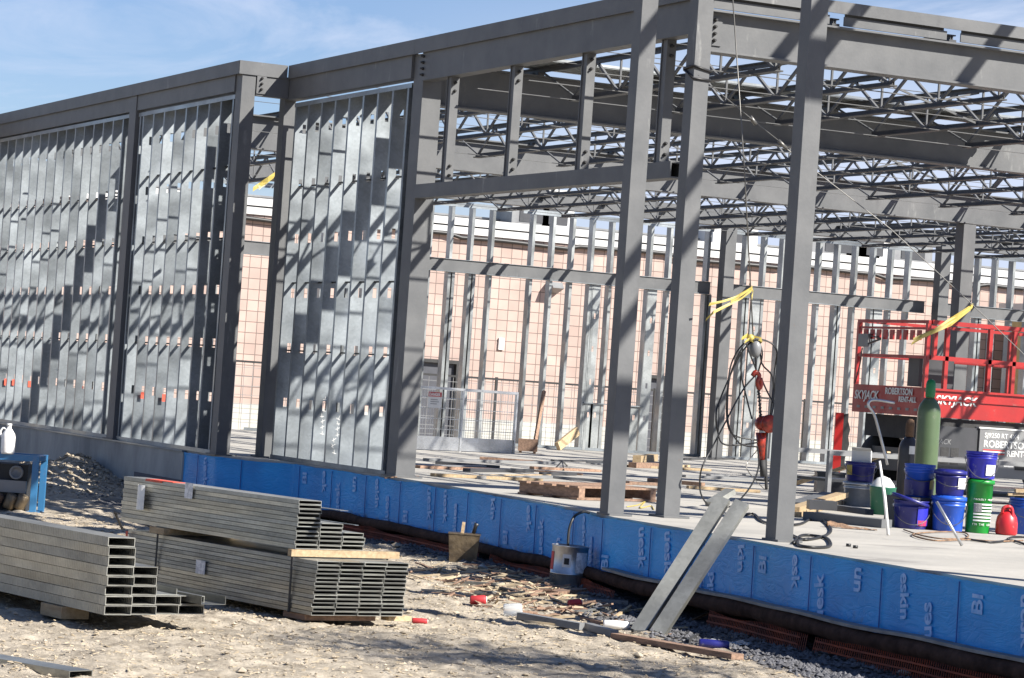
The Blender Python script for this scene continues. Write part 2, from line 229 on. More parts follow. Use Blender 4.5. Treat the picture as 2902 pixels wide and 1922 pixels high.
# ------------------------------------------------------------------ mesh builder
WORLD = {}
def V(*a): return Vector(a)
class MB:
    def __init__(s, M=None): s.v = []; s.f = []; s.sm = []; s.M = M or Matrix()
    def add(s, vs, fs, smooth=False):
        o = len(s.v); s.v += [s.M @ Vector(v) for v in vs]; s.f += [tuple(i+o for i in f) for f in fs]; s.sm += [smooth]*len(fs); return s
    def hexa(s, p):   # 8 points: bottom 4 ccw, top 4 ccw
        return s.add(p, [(3, 2, 1, 0), (4, 5, 6, 7), (0, 1, 5, 4), (1, 2, 6, 5), (2, 3, 7, 6), (3, 0, 4, 7)])
    def box(s, a, b):
        x0, y0, z0 = a; x1, y1, z1 = b
        if x0 > x1: x0, x1 = x1, x0
        if y0 > y1: y0, y1 = y1, y0
        if z0 > z1: z0, z1 = z1, z0
        return s.hexa([(x0, y0, z0), (x1, y0, z0), (x1, y1, z0), (x0, y1, z0), (x0, y0, z1), (x1, y0, z1), (x1, y1, z1), (x0, y1, z1)])
    def bar(s, A, B, wd, ht, up=(0, 0, 1), off=(0, 0)):
        A = Vector(A); B = Vector(B); d = (B-A).normalized(); u = Vector(up); r = d.cross(u)
        if r.length < 1e-5: r = d.cross(Vector((1, 0, 0)))
        r.normalize(); u = r.cross(d)
        A = A + r*off[0] + u*off[1]; B = B + r*off[0] + u*off[1]
        h = wd/2; k = ht/2
        return s.hexa([A-r*h-u*k, A+r*h-u*k, B+r*h-u*k, B-r*h-u*k, A-r*h+u*k, A+r*h+u*k, B+r*h+u*k, B-r*h+u*k])
    def ibeam(s, A, B, depth, fw, tf=0.016, tw=0.010):   # A,B on the centre line
        s.bar(A, B, fw, tf, off=(0, depth/2-tf/2)); s.bar(A, B, fw, tf, off=(0, -depth/2+tf/2)); s.bar(A, B, tw, depth-2*tf)
        return s
    def ring(s, C, ax, r, n, ph=0):
        ax = Vector(ax).normalized(); a = ax.orthogonal().normalized(); b = ax.cross(a)
        return [Vector(C) + (a*math.cos(ph+2*math.pi*i/n) + b*math.sin(ph+2*math.pi*i/n))*r for i in range(n)]
    def tube(s, pts, r, n=6, cap=True):
        pts = [Vector(p) for p in pts]; m = len(pts); rs = r if isinstance(r, (list, tuple)) else [r]*m
        t0 = (pts[1]-pts[0]).normalized(); a = t0.orthogonal().normalized(); vs = []
        for i, p in enumerate(pts):
            t = (pts[min(i+1, m-1)]-pts[max(i-1, 0)]).normalized()
            a = (a - t*a.dot(t)).normalized(); b = t.cross(a)
            for k in range(n):
                q = 2*math.pi*k/n; vs.append(p + (a*math.cos(q)+b*math.sin(q))*rs[i])
        fs = [(i*n+k, i*n+(k+1) % n, (i+1)*n+(k+1) % n, (i+1)*n+k) for i in range(m-1) for k in range(n)]
        if cap: fs += [tuple(range(n-1, -1, -1)), tuple((m-1)*n+k for k in range(n))]
        return s.add(vs, fs, n > 5)
    def lathe(s, prof, C=(0, 0, 0), n=28, ax=(0, 0, 1), smooth=True, cap=True):
        C = Vector(C); ax = Vector(ax).normalized(); a = ax.orthogonal().normalized(); b = ax.cross(a); vs = []
        for (r, z) in prof:
            for k in range(n):
                q = 2*math.pi*k/n; vs.append(C + ax*z + (a*math.cos(q)+b*math.sin(q))*r)
        m = len(prof)
        fs = [(i*n+k, i*n+(k+1) % n, (i+1)*n+(k+1) % n, (i+1)*n+k) for i in range(m-1) for k in range(n)]
        s.add(vs, fs, smooth)
        if cap:
            o = len(s.v)-len(vs)
            s.f += [tuple(o+k for k in range(n-1, -1, -1)), tuple(o+(m-1)*n+k for k in range(n))]; s.sm += [False, False]
        return s
    def prism(s, poly, z0, z1):
        n = len(poly)
        return s.add([(x, y, z0) for x, y in poly]+[(x, y, z1) for x, y in poly], [tuple(range(n-1, -1, -1)), tuple(range(n, 2*n))]+[(i, (i+1) % n, n+(i+1) % n, n+i) for i in range(n)])
    def build(s, name, m, parent=None, origin=None):
        me = bpy.data.meshes.new(name)
        if parent is not None: inv = WORLD[parent.name].inverted()
        elif origin is not None: inv = Matrix.Translation(Vector(origin)).inverted()
        else: inv = Matrix()
        me.from_pydata([tuple(inv @ v) for v in s.v], [], s.f); me.materials.append(m)
        me.polygons.foreach_set('use_smooth', s.sm); me.update()
        o = bpy.data.objects.new(name, me); COL.objects.link(o)
        if parent is not None: o.parent = parent; WORLD[o.name] = WORLD[parent.name].copy()
        else:
            if origin is not None: o.location = origin
            WORLD[o.name] = inv.inverted()
        return o
def tag(o, label=None, cat=None, group=None, kind=None):
    if label: o['label'] = label
    if cat: o['category'] = cat
    if group: o['group'] = group
    if kind: o['kind'] = kind
    return o
def thing(name, label, cat, loc=(0, 0, 0), group=None):
    o = bpy.data.objects.new(name, None); o.empty_display_size = 0.2; COL.objects.link(o); o.location = loc
    WORLD[o.name] = Matrix.Translation(Vector(loc))
    return tag(o, label, cat, group)
def dup(o, parent, off):
    c = o.copy(); COL.objects.link(c); c.parent = parent; c.location = o.location + Vector(off); WORLD[c.name] = WORLD[parent.name].copy()
    return c
def frame(o, x, y=None):   # matrix with local x along 'x', local y near 'y', origin o
    x = Vector(x).normalized(); z = x.cross(Vector(y)).normalized(); y = z.cross(x)
    return Matrix(((x.x, y.x, z.x, o[0]), (x.y, y.y, z.y, o[1]), (x.z, y.z, z.z, o[2]), (0, 0, 0, 1)))
def text(name, s, size, M, m, parent, depth=0.002, align='LEFT', shear=0.0, sx=1.0, weight=0.0):
    cu = bpy.data.curves.new(name, 'FONT'); cu.body = s; cu.size = size; cu.extrude = depth; cu.align_x = align; cu.shear = shear; cu.offset = weight; cu.resolution_u = 3
    to = bpy.data.objects.new(name, cu); COL.objects.link(to)
    me = bpy.data.meshes.new_from_object(to.evaluated_get(bpy.context.evaluated_depsgraph_get()))
    bpy.data.objects.remove(to); bpy.data.curves.remove(cu)
    T = WORLD[parent.name].inverted() @ M @ Matrix.Diagonal((sx, 1, 1, 1))
    me.transform(T); me.materials.clear(); me.materials.append(m); me.name = name
    o = bpy.data.objects.new(name, me); COL.objects.link(o); o.parent = parent; WORLD[o.name] = WORLD[parent.name].copy()
    return o
def curve(pts, k=6):   # Catmull-Rom through points
    P = [Vector(p) for p in pts]; P = [P[0]*2-P[1]]+P+[P[-1]*2-P[-2]]; out = []
    for i in range(1, len(P)-2):
        for j in range(k):
            t = j/k; a, b, c, d = P[i-1], P[i], P[i+1], P[i+2]
            out.append(0.5*((2*b)+(c-a)*t+(2*a-5*b+4*c-d)*t*t+(3*b-a-3*c+d)*t**3))
    out.append(P[-2]); return out

# ------------------------------------------------------------------ ground sheet
EDGE = [(-10.12, -0.57), (-9.06, -0.57), (-8.15, -0.02), (-5.7, -0.02), (-4.1, -0.08), (-2.9, -0.2), (-0.5, -0.47), (0.5, -0.70), (1.9, -0.74), (2.9, -0.88), (4.0, -1.0), (4.9, -1.04), (5.7, -1.08), (9.0, -1.25)]
def edge_y(x):
    for (x0, y0), (x1, y1) in zip(EDGE[2:], EDGE[3:]):
        if x0 <= x <= x1: return y0+(y1-y0)*(x-x0)/(x1-x0)
    return -0.57 if x < -9.06 else (-0.02 if x < -5 else -1.25)
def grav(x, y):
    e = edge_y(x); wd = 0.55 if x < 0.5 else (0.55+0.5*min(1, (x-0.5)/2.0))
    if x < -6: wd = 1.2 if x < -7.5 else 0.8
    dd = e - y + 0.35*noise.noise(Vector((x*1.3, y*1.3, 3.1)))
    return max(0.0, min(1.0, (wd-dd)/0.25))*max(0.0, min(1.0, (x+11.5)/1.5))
def gh(x, y):
    p = Vector((x, y, 0.0))
    h = GR + 0.030*noise.noise(p*0.8) + 0.022*noise.noise(p*2.3) + 0.020*noise.noise(p*5.5) + 0.017*noise.noise(p*12) + 0.011*noise.noise(p*25)
    h += 0.36*math.exp(-(((x+13.2)/1.2)**2+((y+1.0)/0.75)**2))*(1+0.25*noise.noise(p*3))
    if -6 < x < 12:
        e = edge_y(x)-y
        h += 0.044*max(0.0, min(1.0, (0.75-e)/0.3))*max(0.0, min(1.0, (x+5)/2.0))*max(0.0, min(1.0, (1.2-x)/0.8))
        h -= 0.03*max(0.0, min(1.0, (0.8-e)/0.3))*max(0.0, min(1.0, (x-1.6)/0.8))
    return h
def axis(lo, hi, st, far_lo, far_hi):
    a = list(np.arange(lo, hi+1e-6, st)); s = st; x = lo; L_ = []
    while x > far_lo: s *= 1.22; x -= s; L_.append(x)
    s = st; x = hi; H_ = []
    while x < far_hi: s *= 1.22; x += s; H_.append(x)
    return L_[::-1]+a+H_
gx = axis(-15.5, 8.5, 0.05, -700, 500); gy = axis(-8.2, -0.2, 0.04, -500, 700)
vs = [(x, y, gh(x, y) if -40 < x < 40 and -30 < y < 30 else GR) for y in gy for x in gx]
nx = len(gx); fs = [(j*nx+i, j*nx+i+1, (j+1)*nx+i+1, (j+1)*nx+i) for j in range(len(gy)-1) for i in range(nx-1)]
g = MB(); g.v = [Vector(v) for v in vs]; g.f = fs; g.sm = [True]*len(fs)
go = g.build('ground', dirt); go['kind'] = 'structure'
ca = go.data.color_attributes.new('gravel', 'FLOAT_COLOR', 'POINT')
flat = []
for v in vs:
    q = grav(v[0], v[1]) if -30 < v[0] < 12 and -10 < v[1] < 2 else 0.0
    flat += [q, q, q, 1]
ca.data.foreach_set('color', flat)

# loose clods, straw chips and gravel (uncountable)
def blob(mb, c, r, sq=0.6, n=5):
    a = rnd.random()*6.28; t = []
    for i in range(n):
        q = a+6.283*i/n; k = r*(0.7+0.6*rnd.random()); t.append(c+V(math.cos(q)*k, math.sin(q)*k, r*sq*(rnd.random()-0.5)*0.6))
    top = c+V((rnd.random()-.5)*r*.5, (rnd.random()-.5)*r*.5, r*sq*(0.7+0.6*rnd.random())); bot = c-V(0, 0, r*sq)
    mb.add(t+[top, bot], [(i, (i+1) % n, n) for i in range(n)]+[((i+1) % n, i, n+1) for i in range(n)])
cl = MB(); stw = MB(); gv = MB()
for i in range(2200):
    X = rnd.gauss(-13.2, 1.1); Y = -0.62-abs(rnd.gauss(0, .8)); r = 0.010+0.03*rnd.random()**2.5
    blob(cl if rnd.random() < .9 else gv, V(X, Y, gh(X, Y)+r*.2), r, .7)
def hitg(px, py):   # where a sight line meets the dirt
    v = ray(px, py); t = (GR+.3-CAM.z)/v.z
    for i in range(400):
        q = CAM+v*t
        if q.z <= gh(q.x, q.y): break
        t += .04
    return V(q.x, q.y, gh(q.x, q.y))
def spot():
    X = rnd.uniform(-7, 7.2); Y = rnd.uniform(-7.6, -0.6)
    return X, Y
k = 0
while k < 14000:
    X, Y = spot()
    if Y > edge_y(X)-0.12: continue
    if rnd.random() < grav(X, Y)*0.9: continue
    k += 1; r = 0.005+0.013*rnd.random()**2.2
    if rnd.random() < 0.03: r *= 1.8
    blob(cl, V(X, Y, gh(X, Y)+r*0.2), r, 0.55)
k = 0
while k < 7000:
    X, Y = spot()
    if Y > edge_y(X)-0.2 or rnd.random() < grav(X, Y)*0.8: continue
    k += 1; q = rnd.random()*6.283; ln = rnd.uniform(0.012, 0.045); dvec = V(math.cos(q), math.sin(q), rnd.uniform(-.15, .25))*ln/2; c = V(X, Y, gh(X, Y)+0.008)
    stw.bar(c-dvec, c+dvec, rnd.uniform(0.003, 0.009), rnd.uniform(0.002, 0.004))
k = 0
while k < 6500:
    X = rnd.uniform(-9, 7.2) if rnd.random() < .75 else rnd.uniform(2, 7.2); Y = edge_y(X)-rnd.uniform(0.03, 1.4)
    if grav(X, Y) < rnd.random(): continue
    k += 1; r = 0.010+0.018*rnd.random()**1.6; blob(gv, V(X, Y, gh(X, Y)+r*0.3), r, 0.75)
tag(cl.build('dirt_clods', clodm), kind='stuff'); tag(stw.build('straw_chips', strawm), kind='stuff'); tag(gv.build('gravel', gravm), kind='stuff')
# ------------------------------------------------------------------ slab and foundation
sp = EDGE + [(9.0, 34.0), (-22.4, 34.0), (-22.4, -0.57)]
b = MB(); b.prism([(x, y+0.012) for x, y in EDGE] + sp[-3:], -0.30, 0.0); tag(b.build('slab', concrete), kind='structure')
fw = thing('foundation_wall', 'stained bare grey concrete foundation wall under the left stud panels, dirt heaped against it', 'wall', (-15, -0.57, GR))
b = MB(); b.box((-22.4, -0.60, -1.4), (-10.12, -0.30, -0.02)); b.build('wall', fconc, fw)
b = MB(); b.bar((-22.4, -0.59, -0.008), (-10.12, -0.59, -0.008), 0.05, 0.018); b.build('sill_strip', galvw, fw)
b = MB(); b.prism([(-11.8, -0.612), (-10.13, -0.612), (-10.13, -0.605), (-11.8, -0.605)], -1.0, -0.33)
b.build('damp_proofing', mat('dark_damp_coat', (0.075, 0.07, 0.085), 0.8, c2=(0.10, 0.10, 0.11), scale=4), fw)
# blue waterproofing sheet along the slab edge
mem = thing('waterproofing_membrane', 'bright blue waterproofing membrane with pale vertical lettering wrapped along the slab edge', 'membrane', (0, -0.55, -0.4))
pts = []
for (a0, a1) in zip(EDGE, EDGE[1:]):
    a0 = V(*a0, 0); a1 = V(*a1, 0); n = max(1, int((a1-a0).length/0.06))
    for i in range(n): pts.append((a0+(a1-a0)*i/n, (a1-a0).normalized()))
pts.append((V(*EDGE[-1], 0), (V(*EDGE[-1], 0)-V(*EDGE[-2], 0)).normalized()))
def mtop(s): return -0.012 - 0.030*abs(noise.noise(V(s*0.9, 4, 0))) - 0.014*abs(noise.noise(V(s*4.5, 1, 0))) - (0.02 if s > 17.5 else 0)
b = MB(); rows = 9; vs = []; s = 0; arc = [0]
for i, (p, t) in enumerate(pts):
    if i: s += (p-pts[i-1][0]).length; arc.append(s)
    nrm = V(t.y, -t.x, 0)
    for j in range(rows):
        z = mtop(s)+(-0.47-mtop(s))*j/(rows-1)
        wob = 0.004*noise.noise(V(s*1.6, z*3, 0))+0.003*noise.noise(V(s*5, z*5, 7))
        vs.append(p+nrm*(0.012+wob+0.008*(j == 0))+V(0, 0, z))
b.add(vs, [(i*rows+j, i*rows+j+1, (i+1)*rows+j+1, (i+1)*rows+j) for i in range(len(pts)-1) for j in range(rows-1)], True)
b.build('membrane_sheet', blue_m, mem)
def on_edge(sq):
    for i in range(len(arc)-1):
        if arc[i] <= sq <= arc[i+1]:
            p, t = pts[i]; return p+t*(sq-arc[i]), t, V(t.y, -t.x, 0)
    return pts[-1][0], pts[-1][1], V(0, -1, 0)
sq = 0.5; ci = 0
words = [('uesk', 0), ('Blues', 1), ('ski', 1), ('kin', 0), ('Bl', 2), ('esk', 0), ('uesk', 1), ('un', 2), ('eskin', 0), ('lues', 1), ('Bl', 2), ('uesk', 0)]
while sq < arc[-1]-0.6:
    p, t, nr = on_edge(sq); b = MB(); b.bar(p+nr*0.026+V(0, 0, -0.03), p+nr*0.022+V(0, 0, -0.45), 0.007, 0.006, up=nr); b.build('seam', blue_s, mem)
    for k, off in enumerate((0.22, 0.66)):
        wd, mode = words[ci % len(words)]; ci += 1
        p, t, nr = on_edge(sq+off+rnd.uniform(-.05, .05))
        if -9.3 < p.x < -7.9: continue
        o = p+nr*0.0215; z = V(0, 0, 1)
        if mode == 0:   # reads downwards
            M = frame(o+V(0, 0, -0.04), -z+t*0.12, t)
        elif mode == 1: M = frame(o+V(0, 0, -0.44), z-t*0.12, -t)
        else: M = frame(o+V(0, 0, -0.21 if rnd.random() < .5 else -0.42), z, -t)
        text('lettering', wd, 0.165 if len(wd) < 5 else 0.14, M, blue_t, mem, 0.0003, weight=0.004)
    sq += 0.92
# brown drain pipe wrap and orange mesh along the foot of the wall
def foot(off, z, x0, x1, st=0.15, jit=0.0):
    out = []; x = x0
    while x <= x1:
        out.append(V(x, edge_y(x)-off+jit*noise.noise(V(x*0.9, off*9, 0)), z+jit*0.8*noise.noise(V(x*1.1, 5, z)))); x += st
    return out
b = MB(); P = foot(0.085, -0.475, -7.9, 8.9, 0.12, 0.035); b.tube(P, [(0.047 if q_.x < 1.2 else .058)+.014*noise.noise(V(i*.35, 2, 0)) for i, q_ in enumerate(P)], 10)
dp = b.build('drain_wrap', brown, None, origin=(0, -0.6, -0.5)); tag(dp, 'long roll of dark brown filter fabric lying along the foot of the blue membrane', 'drain')
b = MB(); P = foot(0.075, -0.405, 0.6, 8.9, 0.15, 0.03)
for p, q in zip(P, P[1:]): b.bar(p, q, 0.10, 0.02)
tag(b.build('drain_board', ledge_m, None, origin=(4, -0.9, -0.4)), 'thin grey drain board ledge between blue membrane and brown filter roll', 'drain board')
om = thing('orange_mesh', 'orange plastic mesh hanging under the brown filter roll, partly buried', 'mesh', (3, -1.1, GR))
for (x0, x1) in ((-7.6, -2.6), (-2.3, 0.9), (2.6, 4.2), (4.3, 8.8)):
    b = MB(); x = x0
    while x < x1:
        y = edge_y(x); tz = -0.50+0.04*noise.noise(V(x*1.5, 0, 0)); bz = -0.60+0.05*noise.noise(V(x*1.2, 9, 0))
        b.bar((x, y-0.14, tz-.02), (x+0.01, y-0.165, bz-.04+.03*rnd.random()), 0.006, 0.003, up=(0, 1, 0)); x += 0.026
    for q in (0.3, 0.75):
        P = foot(0.142+0.025*q, -0.52-0.10*q, x0, x1, 0.15, .02)
        for p, q2 in zip(P, P[1:]): b.bar(p, q2, 0.004, 0.012)
    b.build('mesh_strip', orange_n, om)

# ------------------------------------------------------------------ steel frame
fr = thing('steel_building_frame', 'grey painted steel building frame of columns, beams and open roof joists', 'steel frame', (-6, 5, 0))
def colm(x0, y0, x1, y1, z1, z0=0.0, plate=True):
    b = MB(); b.box((x0, y0, z0), (x1, y1, z1)); c = b.build('column', steel, fr)
    if plate:
        q = MB(); q.box((x0-.06, y0-.03, z0+.001), (x1+.06, y1+.06, z0+.016)); q.build('base_plate', steel, c)
    return c
G2, G3, G4 = -5.62, -12.9, -19.6
c2 = colm(0.04, -0.08, 0.18, 0.06, 4.29)
cA = colm(-5.70, 0.0, -5.46, 0.2, 4.15)
cB = colm(-13.02, -0.60, -12.76, -0.45, 4.17); cC = colm(-9.29, -0.575, -9.10, -0.42, 4.17); cD = colm(-9.36, -0.03, -9.20, 0.10, 4.15)
q_ = GX(2222, 640, G3+.1); colm(G3-.1, q_.y, G3+.1, q_.y+.2, 3.65); colm(G2-.1, 16.3, G2+.1, 16.5, 3.65)
for y in (12.72, 17.05, 21.0, 25.2): colm(-21.78, y-.1, -21.58, y+.1, 3.95)
def bolts(parent, pl, nrm):
    for p in pl:
        b = MB(); b.lathe([(0.016, 0), (0.016, 0.014), (0.010, 0.014), (0.010, 0.035)], p, 6, nrm, True); b.build('bolt', bolt, parent)
def fbeam(x0, x1, y, zb, fx=None, name='front_beam'):
    b = MB(); b.box((x0, y-.03, zb), (x1, y+.10, 4.168)); bm = b.build(name, steel, fr)
    q = MB(); x0, x1 = fx or (x0, x1); q.box((x0, y-.062, 4.145), (x1, y-.050, 4.29)); q.box((x0, y-.050, 4.278), (x1, y+.12, 4.29)); q.build('fascia', steel, bm)
    return bm
f2 = fbeam(-5.44, 0.036, 0.0, 3.875, (-5.58, 0.036)); f2b = fbeam(-9.195, -5.705, 0.0, 3.92, (-9.07, -5.583))
f1 = fbeam(-12.755, -9.295, -0.56, 3.965, (-12.878, -9.096)); f1b = fbeam(-20.2, -13.025, -0.56, 3.965, (-20.2, -12.882))
b = MB(); b.box((-9.20, -0.41, 3.93), (-9.10, -0.035, 4.165)); rb = b.build('return_beam', steel, fr)
b = MB(); b.box((-9.095, -0.62, 4.145), (-9.083, -0.066, 4.291)); b.box((-9.24, -0.60, 4.279), (-9.095, -0.07, 4.2895)); b.build('fascia', steel, rb)
b = MB(); b.box((-9.098, -0.41, 3.95), (-9.086, -0.30, 4.15)); b.build('shear_plate', steel, rb)
bolts(rb, [(-9.086, -0.355, z) for z in (4.0, 4.06, 4.12)], (1, 0, 0))
b = MB(); b.box((-19.9, -4.0, 3.95), (-19.76, -0.60, 4.20)); wb = b.build('wing_beam', steel, fr)
b = MB(); b.box((-19.74, -4.0, 4.21), (-19.728, -0.62, 4.31)); b.build('fascia', steel, wb)
colm(-19.95, -4.1, -19.75, -3.9, 3.94, -0.6, False)
bolts(cA, [(-5.40, -0.034, z) for z in (3.93, 3.99, 4.05, 4.11)], (0, -1, 0))
# header tube with hangers over the wide opening
b = MB(); x0, x1 = -5.455, -0.22
b.box((x0, -0.02, 2.725), (x1, -0.008, 2.86)); b.box((x0, 0.108, 2.725), (x1, 0.12, 2.86)); b.box((x0, -0.008, 2.725), (x1, 0.108, 2.737)); b.box((x0, -0.008, 2.848), (x1, 0.108, 2.86))
hd = b.build('header_beam', steel, fr)
for x in (-4.90, -3.48, -2.02, -0.57):
    b = MB(); b.box((x, 0.01, 2.862), (x+.012, 0.095, 3.874)); b.box((x+.09, 0.01, 2.862), (x+.102, 0.095, 3.874)); b.box((x+.012, 0.02, 2.862), (x+.09, 0.03, 3.874)); 
    hg = b.build('hanger', steel, fr); bolts(hg, [(x+.102, 0.05, z) for z in (2.93, 3.02, 3.74, 3.82)], (1, 0, 0))
# girders
def girder(X, zb, y0, y1, fw_=0.20):
    b = MB(); b.ibeam((X, y0, (zb+4.08)/2), (X, y1, (zb+4.08)/2), 4.08-zb, fw_); return b.build('girder', steel, fr)
JY = [1.30+1.15*k for k in range(21)]
g1 = girder(0.0, 3.74, 0.07, 26.0, 0.18)
b = MB(); b.box((0.006, 0.10, 3.80), (0.018, 0.24, 4.03)); b.build('shear_plate', steel, g1)
bolts(g1, [(0.018, 0.17, z) for z in (3.84, 3.895, 3.95, 4.005)], (1, 0, 0))
b = MB(); ys = [0.0]+JY
for a, c in zip(ys, ys[1:]): b.box((0.02, a+0.07, 4.098), (0.032, c-0.07, 4.172))
b.build('edge_angle', steel, g1)
b = MB()
for a, c in zip(ys, ys[1:]): b.box((0.0, a+.09, 4.10), (0.012, c-.09, 4.276))
b.build('dark_slot_backing', joistm, g1)  # dark backing added so the slot under the fascia reads as shade
b = MB(); b.box((0.055, 0.07, 4.19), (0.067, 26, 4.289)); b.box((-0.10, 0.07, 4.277), (0.055, 26, 4.2885)); b.build('fascia', steel, g1)
g2 = girder(G2, 3.66, 0.21, 26.0); g3 = girder(G3, 3.66, 0.10, 26.0)
b = MB(); b.box((-22.25, -0.5, 3.96), (-22.05, 30, 4.25)); b.build('edge_beam', steel, fr)
# joists
def joist_proto(xa, xb, y):
    L_ = xa-xb; b = MB()
    for s_ in (-1, 1):
        b.bar((xa, y+s_*.022, 4.150), (xb, y+s_*.022, 4.150), 0.040, 0.010); b.bar((xa, y+s_*.010, 4.125), (xb, y+s_*.010, 4.125), 0.008, 0.040)
    b.box((xa-.10, y-.035, 4.081), (xa+.02, y+.035, 4.11)); b.box((xb-.02, y-.035, 4.081), (xb+.10, y+.035, 4.11))
    j = b.build('joist', joistm, fr)
    c = MB(); xs, xe = xa-0.85, xb+0.85
    for s_ in (-1, 1):
        c.bar((xs, y+s_*.022, 3.785), (xe, y+s_*.022, 3.775), 0.042, 0.012); c.bar((xs, y+s_*.010, 3.800), (xe, y+s_*.010, 3.800), 0.008, 0.042)
    bc = c.build('bottom_chord', joistm, j)
    wv = MB(); n = max(3, round((xa-xb)/1.3)); st = (xs-xe)/n
    wv.bar((xa-.1, y, 4.12), (xs-.08, y, 3.80), 0.022, 0.022); wv.bar((xb+.1, y, 4.12), (xe+.08, y, 3.80), 0.018, 0.018)
    for i in range(n):
        x0_ = xs-.08-(st-0.02)*i; x1_ = xs-.08-(st-0.02)*(i+1); xm = (x0_+x1_)/2
        wv.bar((x0_, y, 3.80), (xm, y, 4.12), 0.024, 0.024); wv.bar((xm, y, 4.12), (x1_, y, 3.80), 0.024, 0.024)
        wv.bar((x0_-.002, y+.012, 3.80), (x0_-.002, y+.012, 4.12), 0.018, 0.018)
    wb_ = wv.build('web_bars', steel, j)  # lighter frame steel than the chords, lit look put into the colour
    return j, bc, wb_
for xa, xb in ((0.0, G2), (G2, G3), (G3, -22.1)):
    pr = joist_proto(xa-0.0, xb+0.0, 0.0 if xa-xb > 3 else 0.0)
    for k, y in enumerate(JY[:20]):
        if k == 0:
            pr[0].location.y += y; continue
        j = dup(pr[0], fr, (0, y-JY[0], 0)); dup(pr[1], j, (0, 0, 0)); dup(pr[2], j, (0, 0, 0))
    for xm in (xa-(xa-xb)*0.22, xa-(xa-xb)*0.42, xa-(xa-xb)*0.62, xa-(xa-xb)*0.82):
        b = MB(); b.bar((xm, 0.2, 4.118), (xm, 22, 4.118), 0.03, 0.004, off=(0, 0)); b.bar((xm, 0.2, 3.768), (xm, 22, 3.768), 0.03, 0.006); b.build('joist_bridging', steel, fr)
b = MB()
for k in range(0, 12):
    for X0 in (-2.9, -8.7):
        if (k*7+int(X0)) % 3 == 0:
            b = MB(); b.bar((X0, JY[k], 4.1), (X0, JY[k+1], 3.8), 0.018, 0.018); b.bar((X0-.015, JY[k+1], 4.1), (X0-.015, JY[k], 3.8), 0.018, 0.018); b.build('cross_bracing', steel, fr)
# deck strip added on the joists to shade the second girder
b = MB(); x = G2-0.1
while x < G2+0.62:
    b.box((x-.0068, .1, 4.157), (x+.0633, 6.85, 4.159))
    b.bar((x+.065, .1, 4.176), (x+.065, 6.85, 4.176), 0.003, 0.034); b.box((x+.0667, .1, 4.190), (x+.1398, 6.85, 4.192)); b.bar((x+.1415, .1, 4.176), (x+.1415, 6.85, 4.176), 0.003, 0.034); x += 0.15
tag(b.build('shading_deck_strip', galvf, None, origin=(G2, 3, 4.157)), 'single run of ribbed metal roof deck added over the joists to shade the inner girder', 'roof deck')

# ------------------------------------------------------------------ entrance canopy frame on tall free columns
cf = thing('canopy_frame', 'two tall grey square steel columns rising past the roof beam at the slab edge', 'canopy frame', (1.5, -0.6, 0))
for (x, y) in ((0.185, -0.55), (2.85, -0.61)):
    b = MB(); b.box((x-.07, y-.07, 0.0), (x+.07, y+.07, 6.1)); c = b.build('column', steel, cf)
    q = MB(); q.box((x-.10, y-.08, 0.001), (x+.12, y+.12, 0.016)); q.build('base_plate', steel, c)
b = MB(); b.ibeam((-0.1, -0.58, 6.25), (6.2, -0.58, 6.25), 0.3, 0.16); b.build('canopy_beam', steel, cf)
b = MB(); b.ibeam((6.1, -0.5, 6.25), (6.1, 9.5, 6.25), 0.3, 0.16); b.build('canopy_beam', steel, cf)
for y in (1.25, 2.6, 2.95, 4.4, 5.9, 7.5):
    b = MB(); b.bar((0.6, y, 6.2), (6.0, y, 6.2), 0.07, 0.12); b.build('canopy_joist', steel, cf)
for (x, y) in ((6.1, 9.4), (6.1, -0.58)):
    b = MB(); b.box((x-.07, y-.07, 0), (x+.07, y+.07, 6.09)); b.build('column', steel, cf)

# ------------------------------------------------------------------ stud wall panels of the front
ROWS = [0.62, 1.215, 1.81, 2.405, 3.0, 3.60]
def stud_mesh(x, y0, z0, z1, dep=0.200, rows=ROWS, ex=0.041):
    b = MB(); t = 0.0022; yc = y0+dep/2; hw = 0.019; hh = 0.05
    b.box((x-t, y0, z0), (x, yc-hw, z1)); b.box((x-t, yc+hw, z0), (x, y0+dep, z1)); z = z0
    for r in rows:
        if z0+.1 < r < z1-.1: b.box((x-t, yc-hw, z), (x, yc+hw, r-hh)); z = r+hh
    b.box((x-t, yc-hw, z), (x, yc+hw, z1))
    b.box((x-ex, y0-t, z0), (x, y0, z1)); b.box((x-ex, y0+dep, z0), (x, y0+dep+t, z1)); b.box((x-ex-t, y0-t, z0), (x-ex, y0+.012, z1)); b.box((x-ex-t, y0+dep-.012, z0), (x-ex, y0+dep+t, z1))
    return b
def track(x0, x1, y0, z, dep, up, hgt=0.045):
    b = MB(); t = 0.004; zz = z+hgt if up else z-hgt
    b.box((x0, y0-.007, min(z, zz)), (x1, y0-.0045, max(z, zz))); b.box((x0, y0+dep+.0045, min(z, zz)), (x1, y0+dep+.007, max(z, zz))); b.box((x0, y0-.0045, z-.001), (x1, y0+dep+.0045, z+.002))
    return b
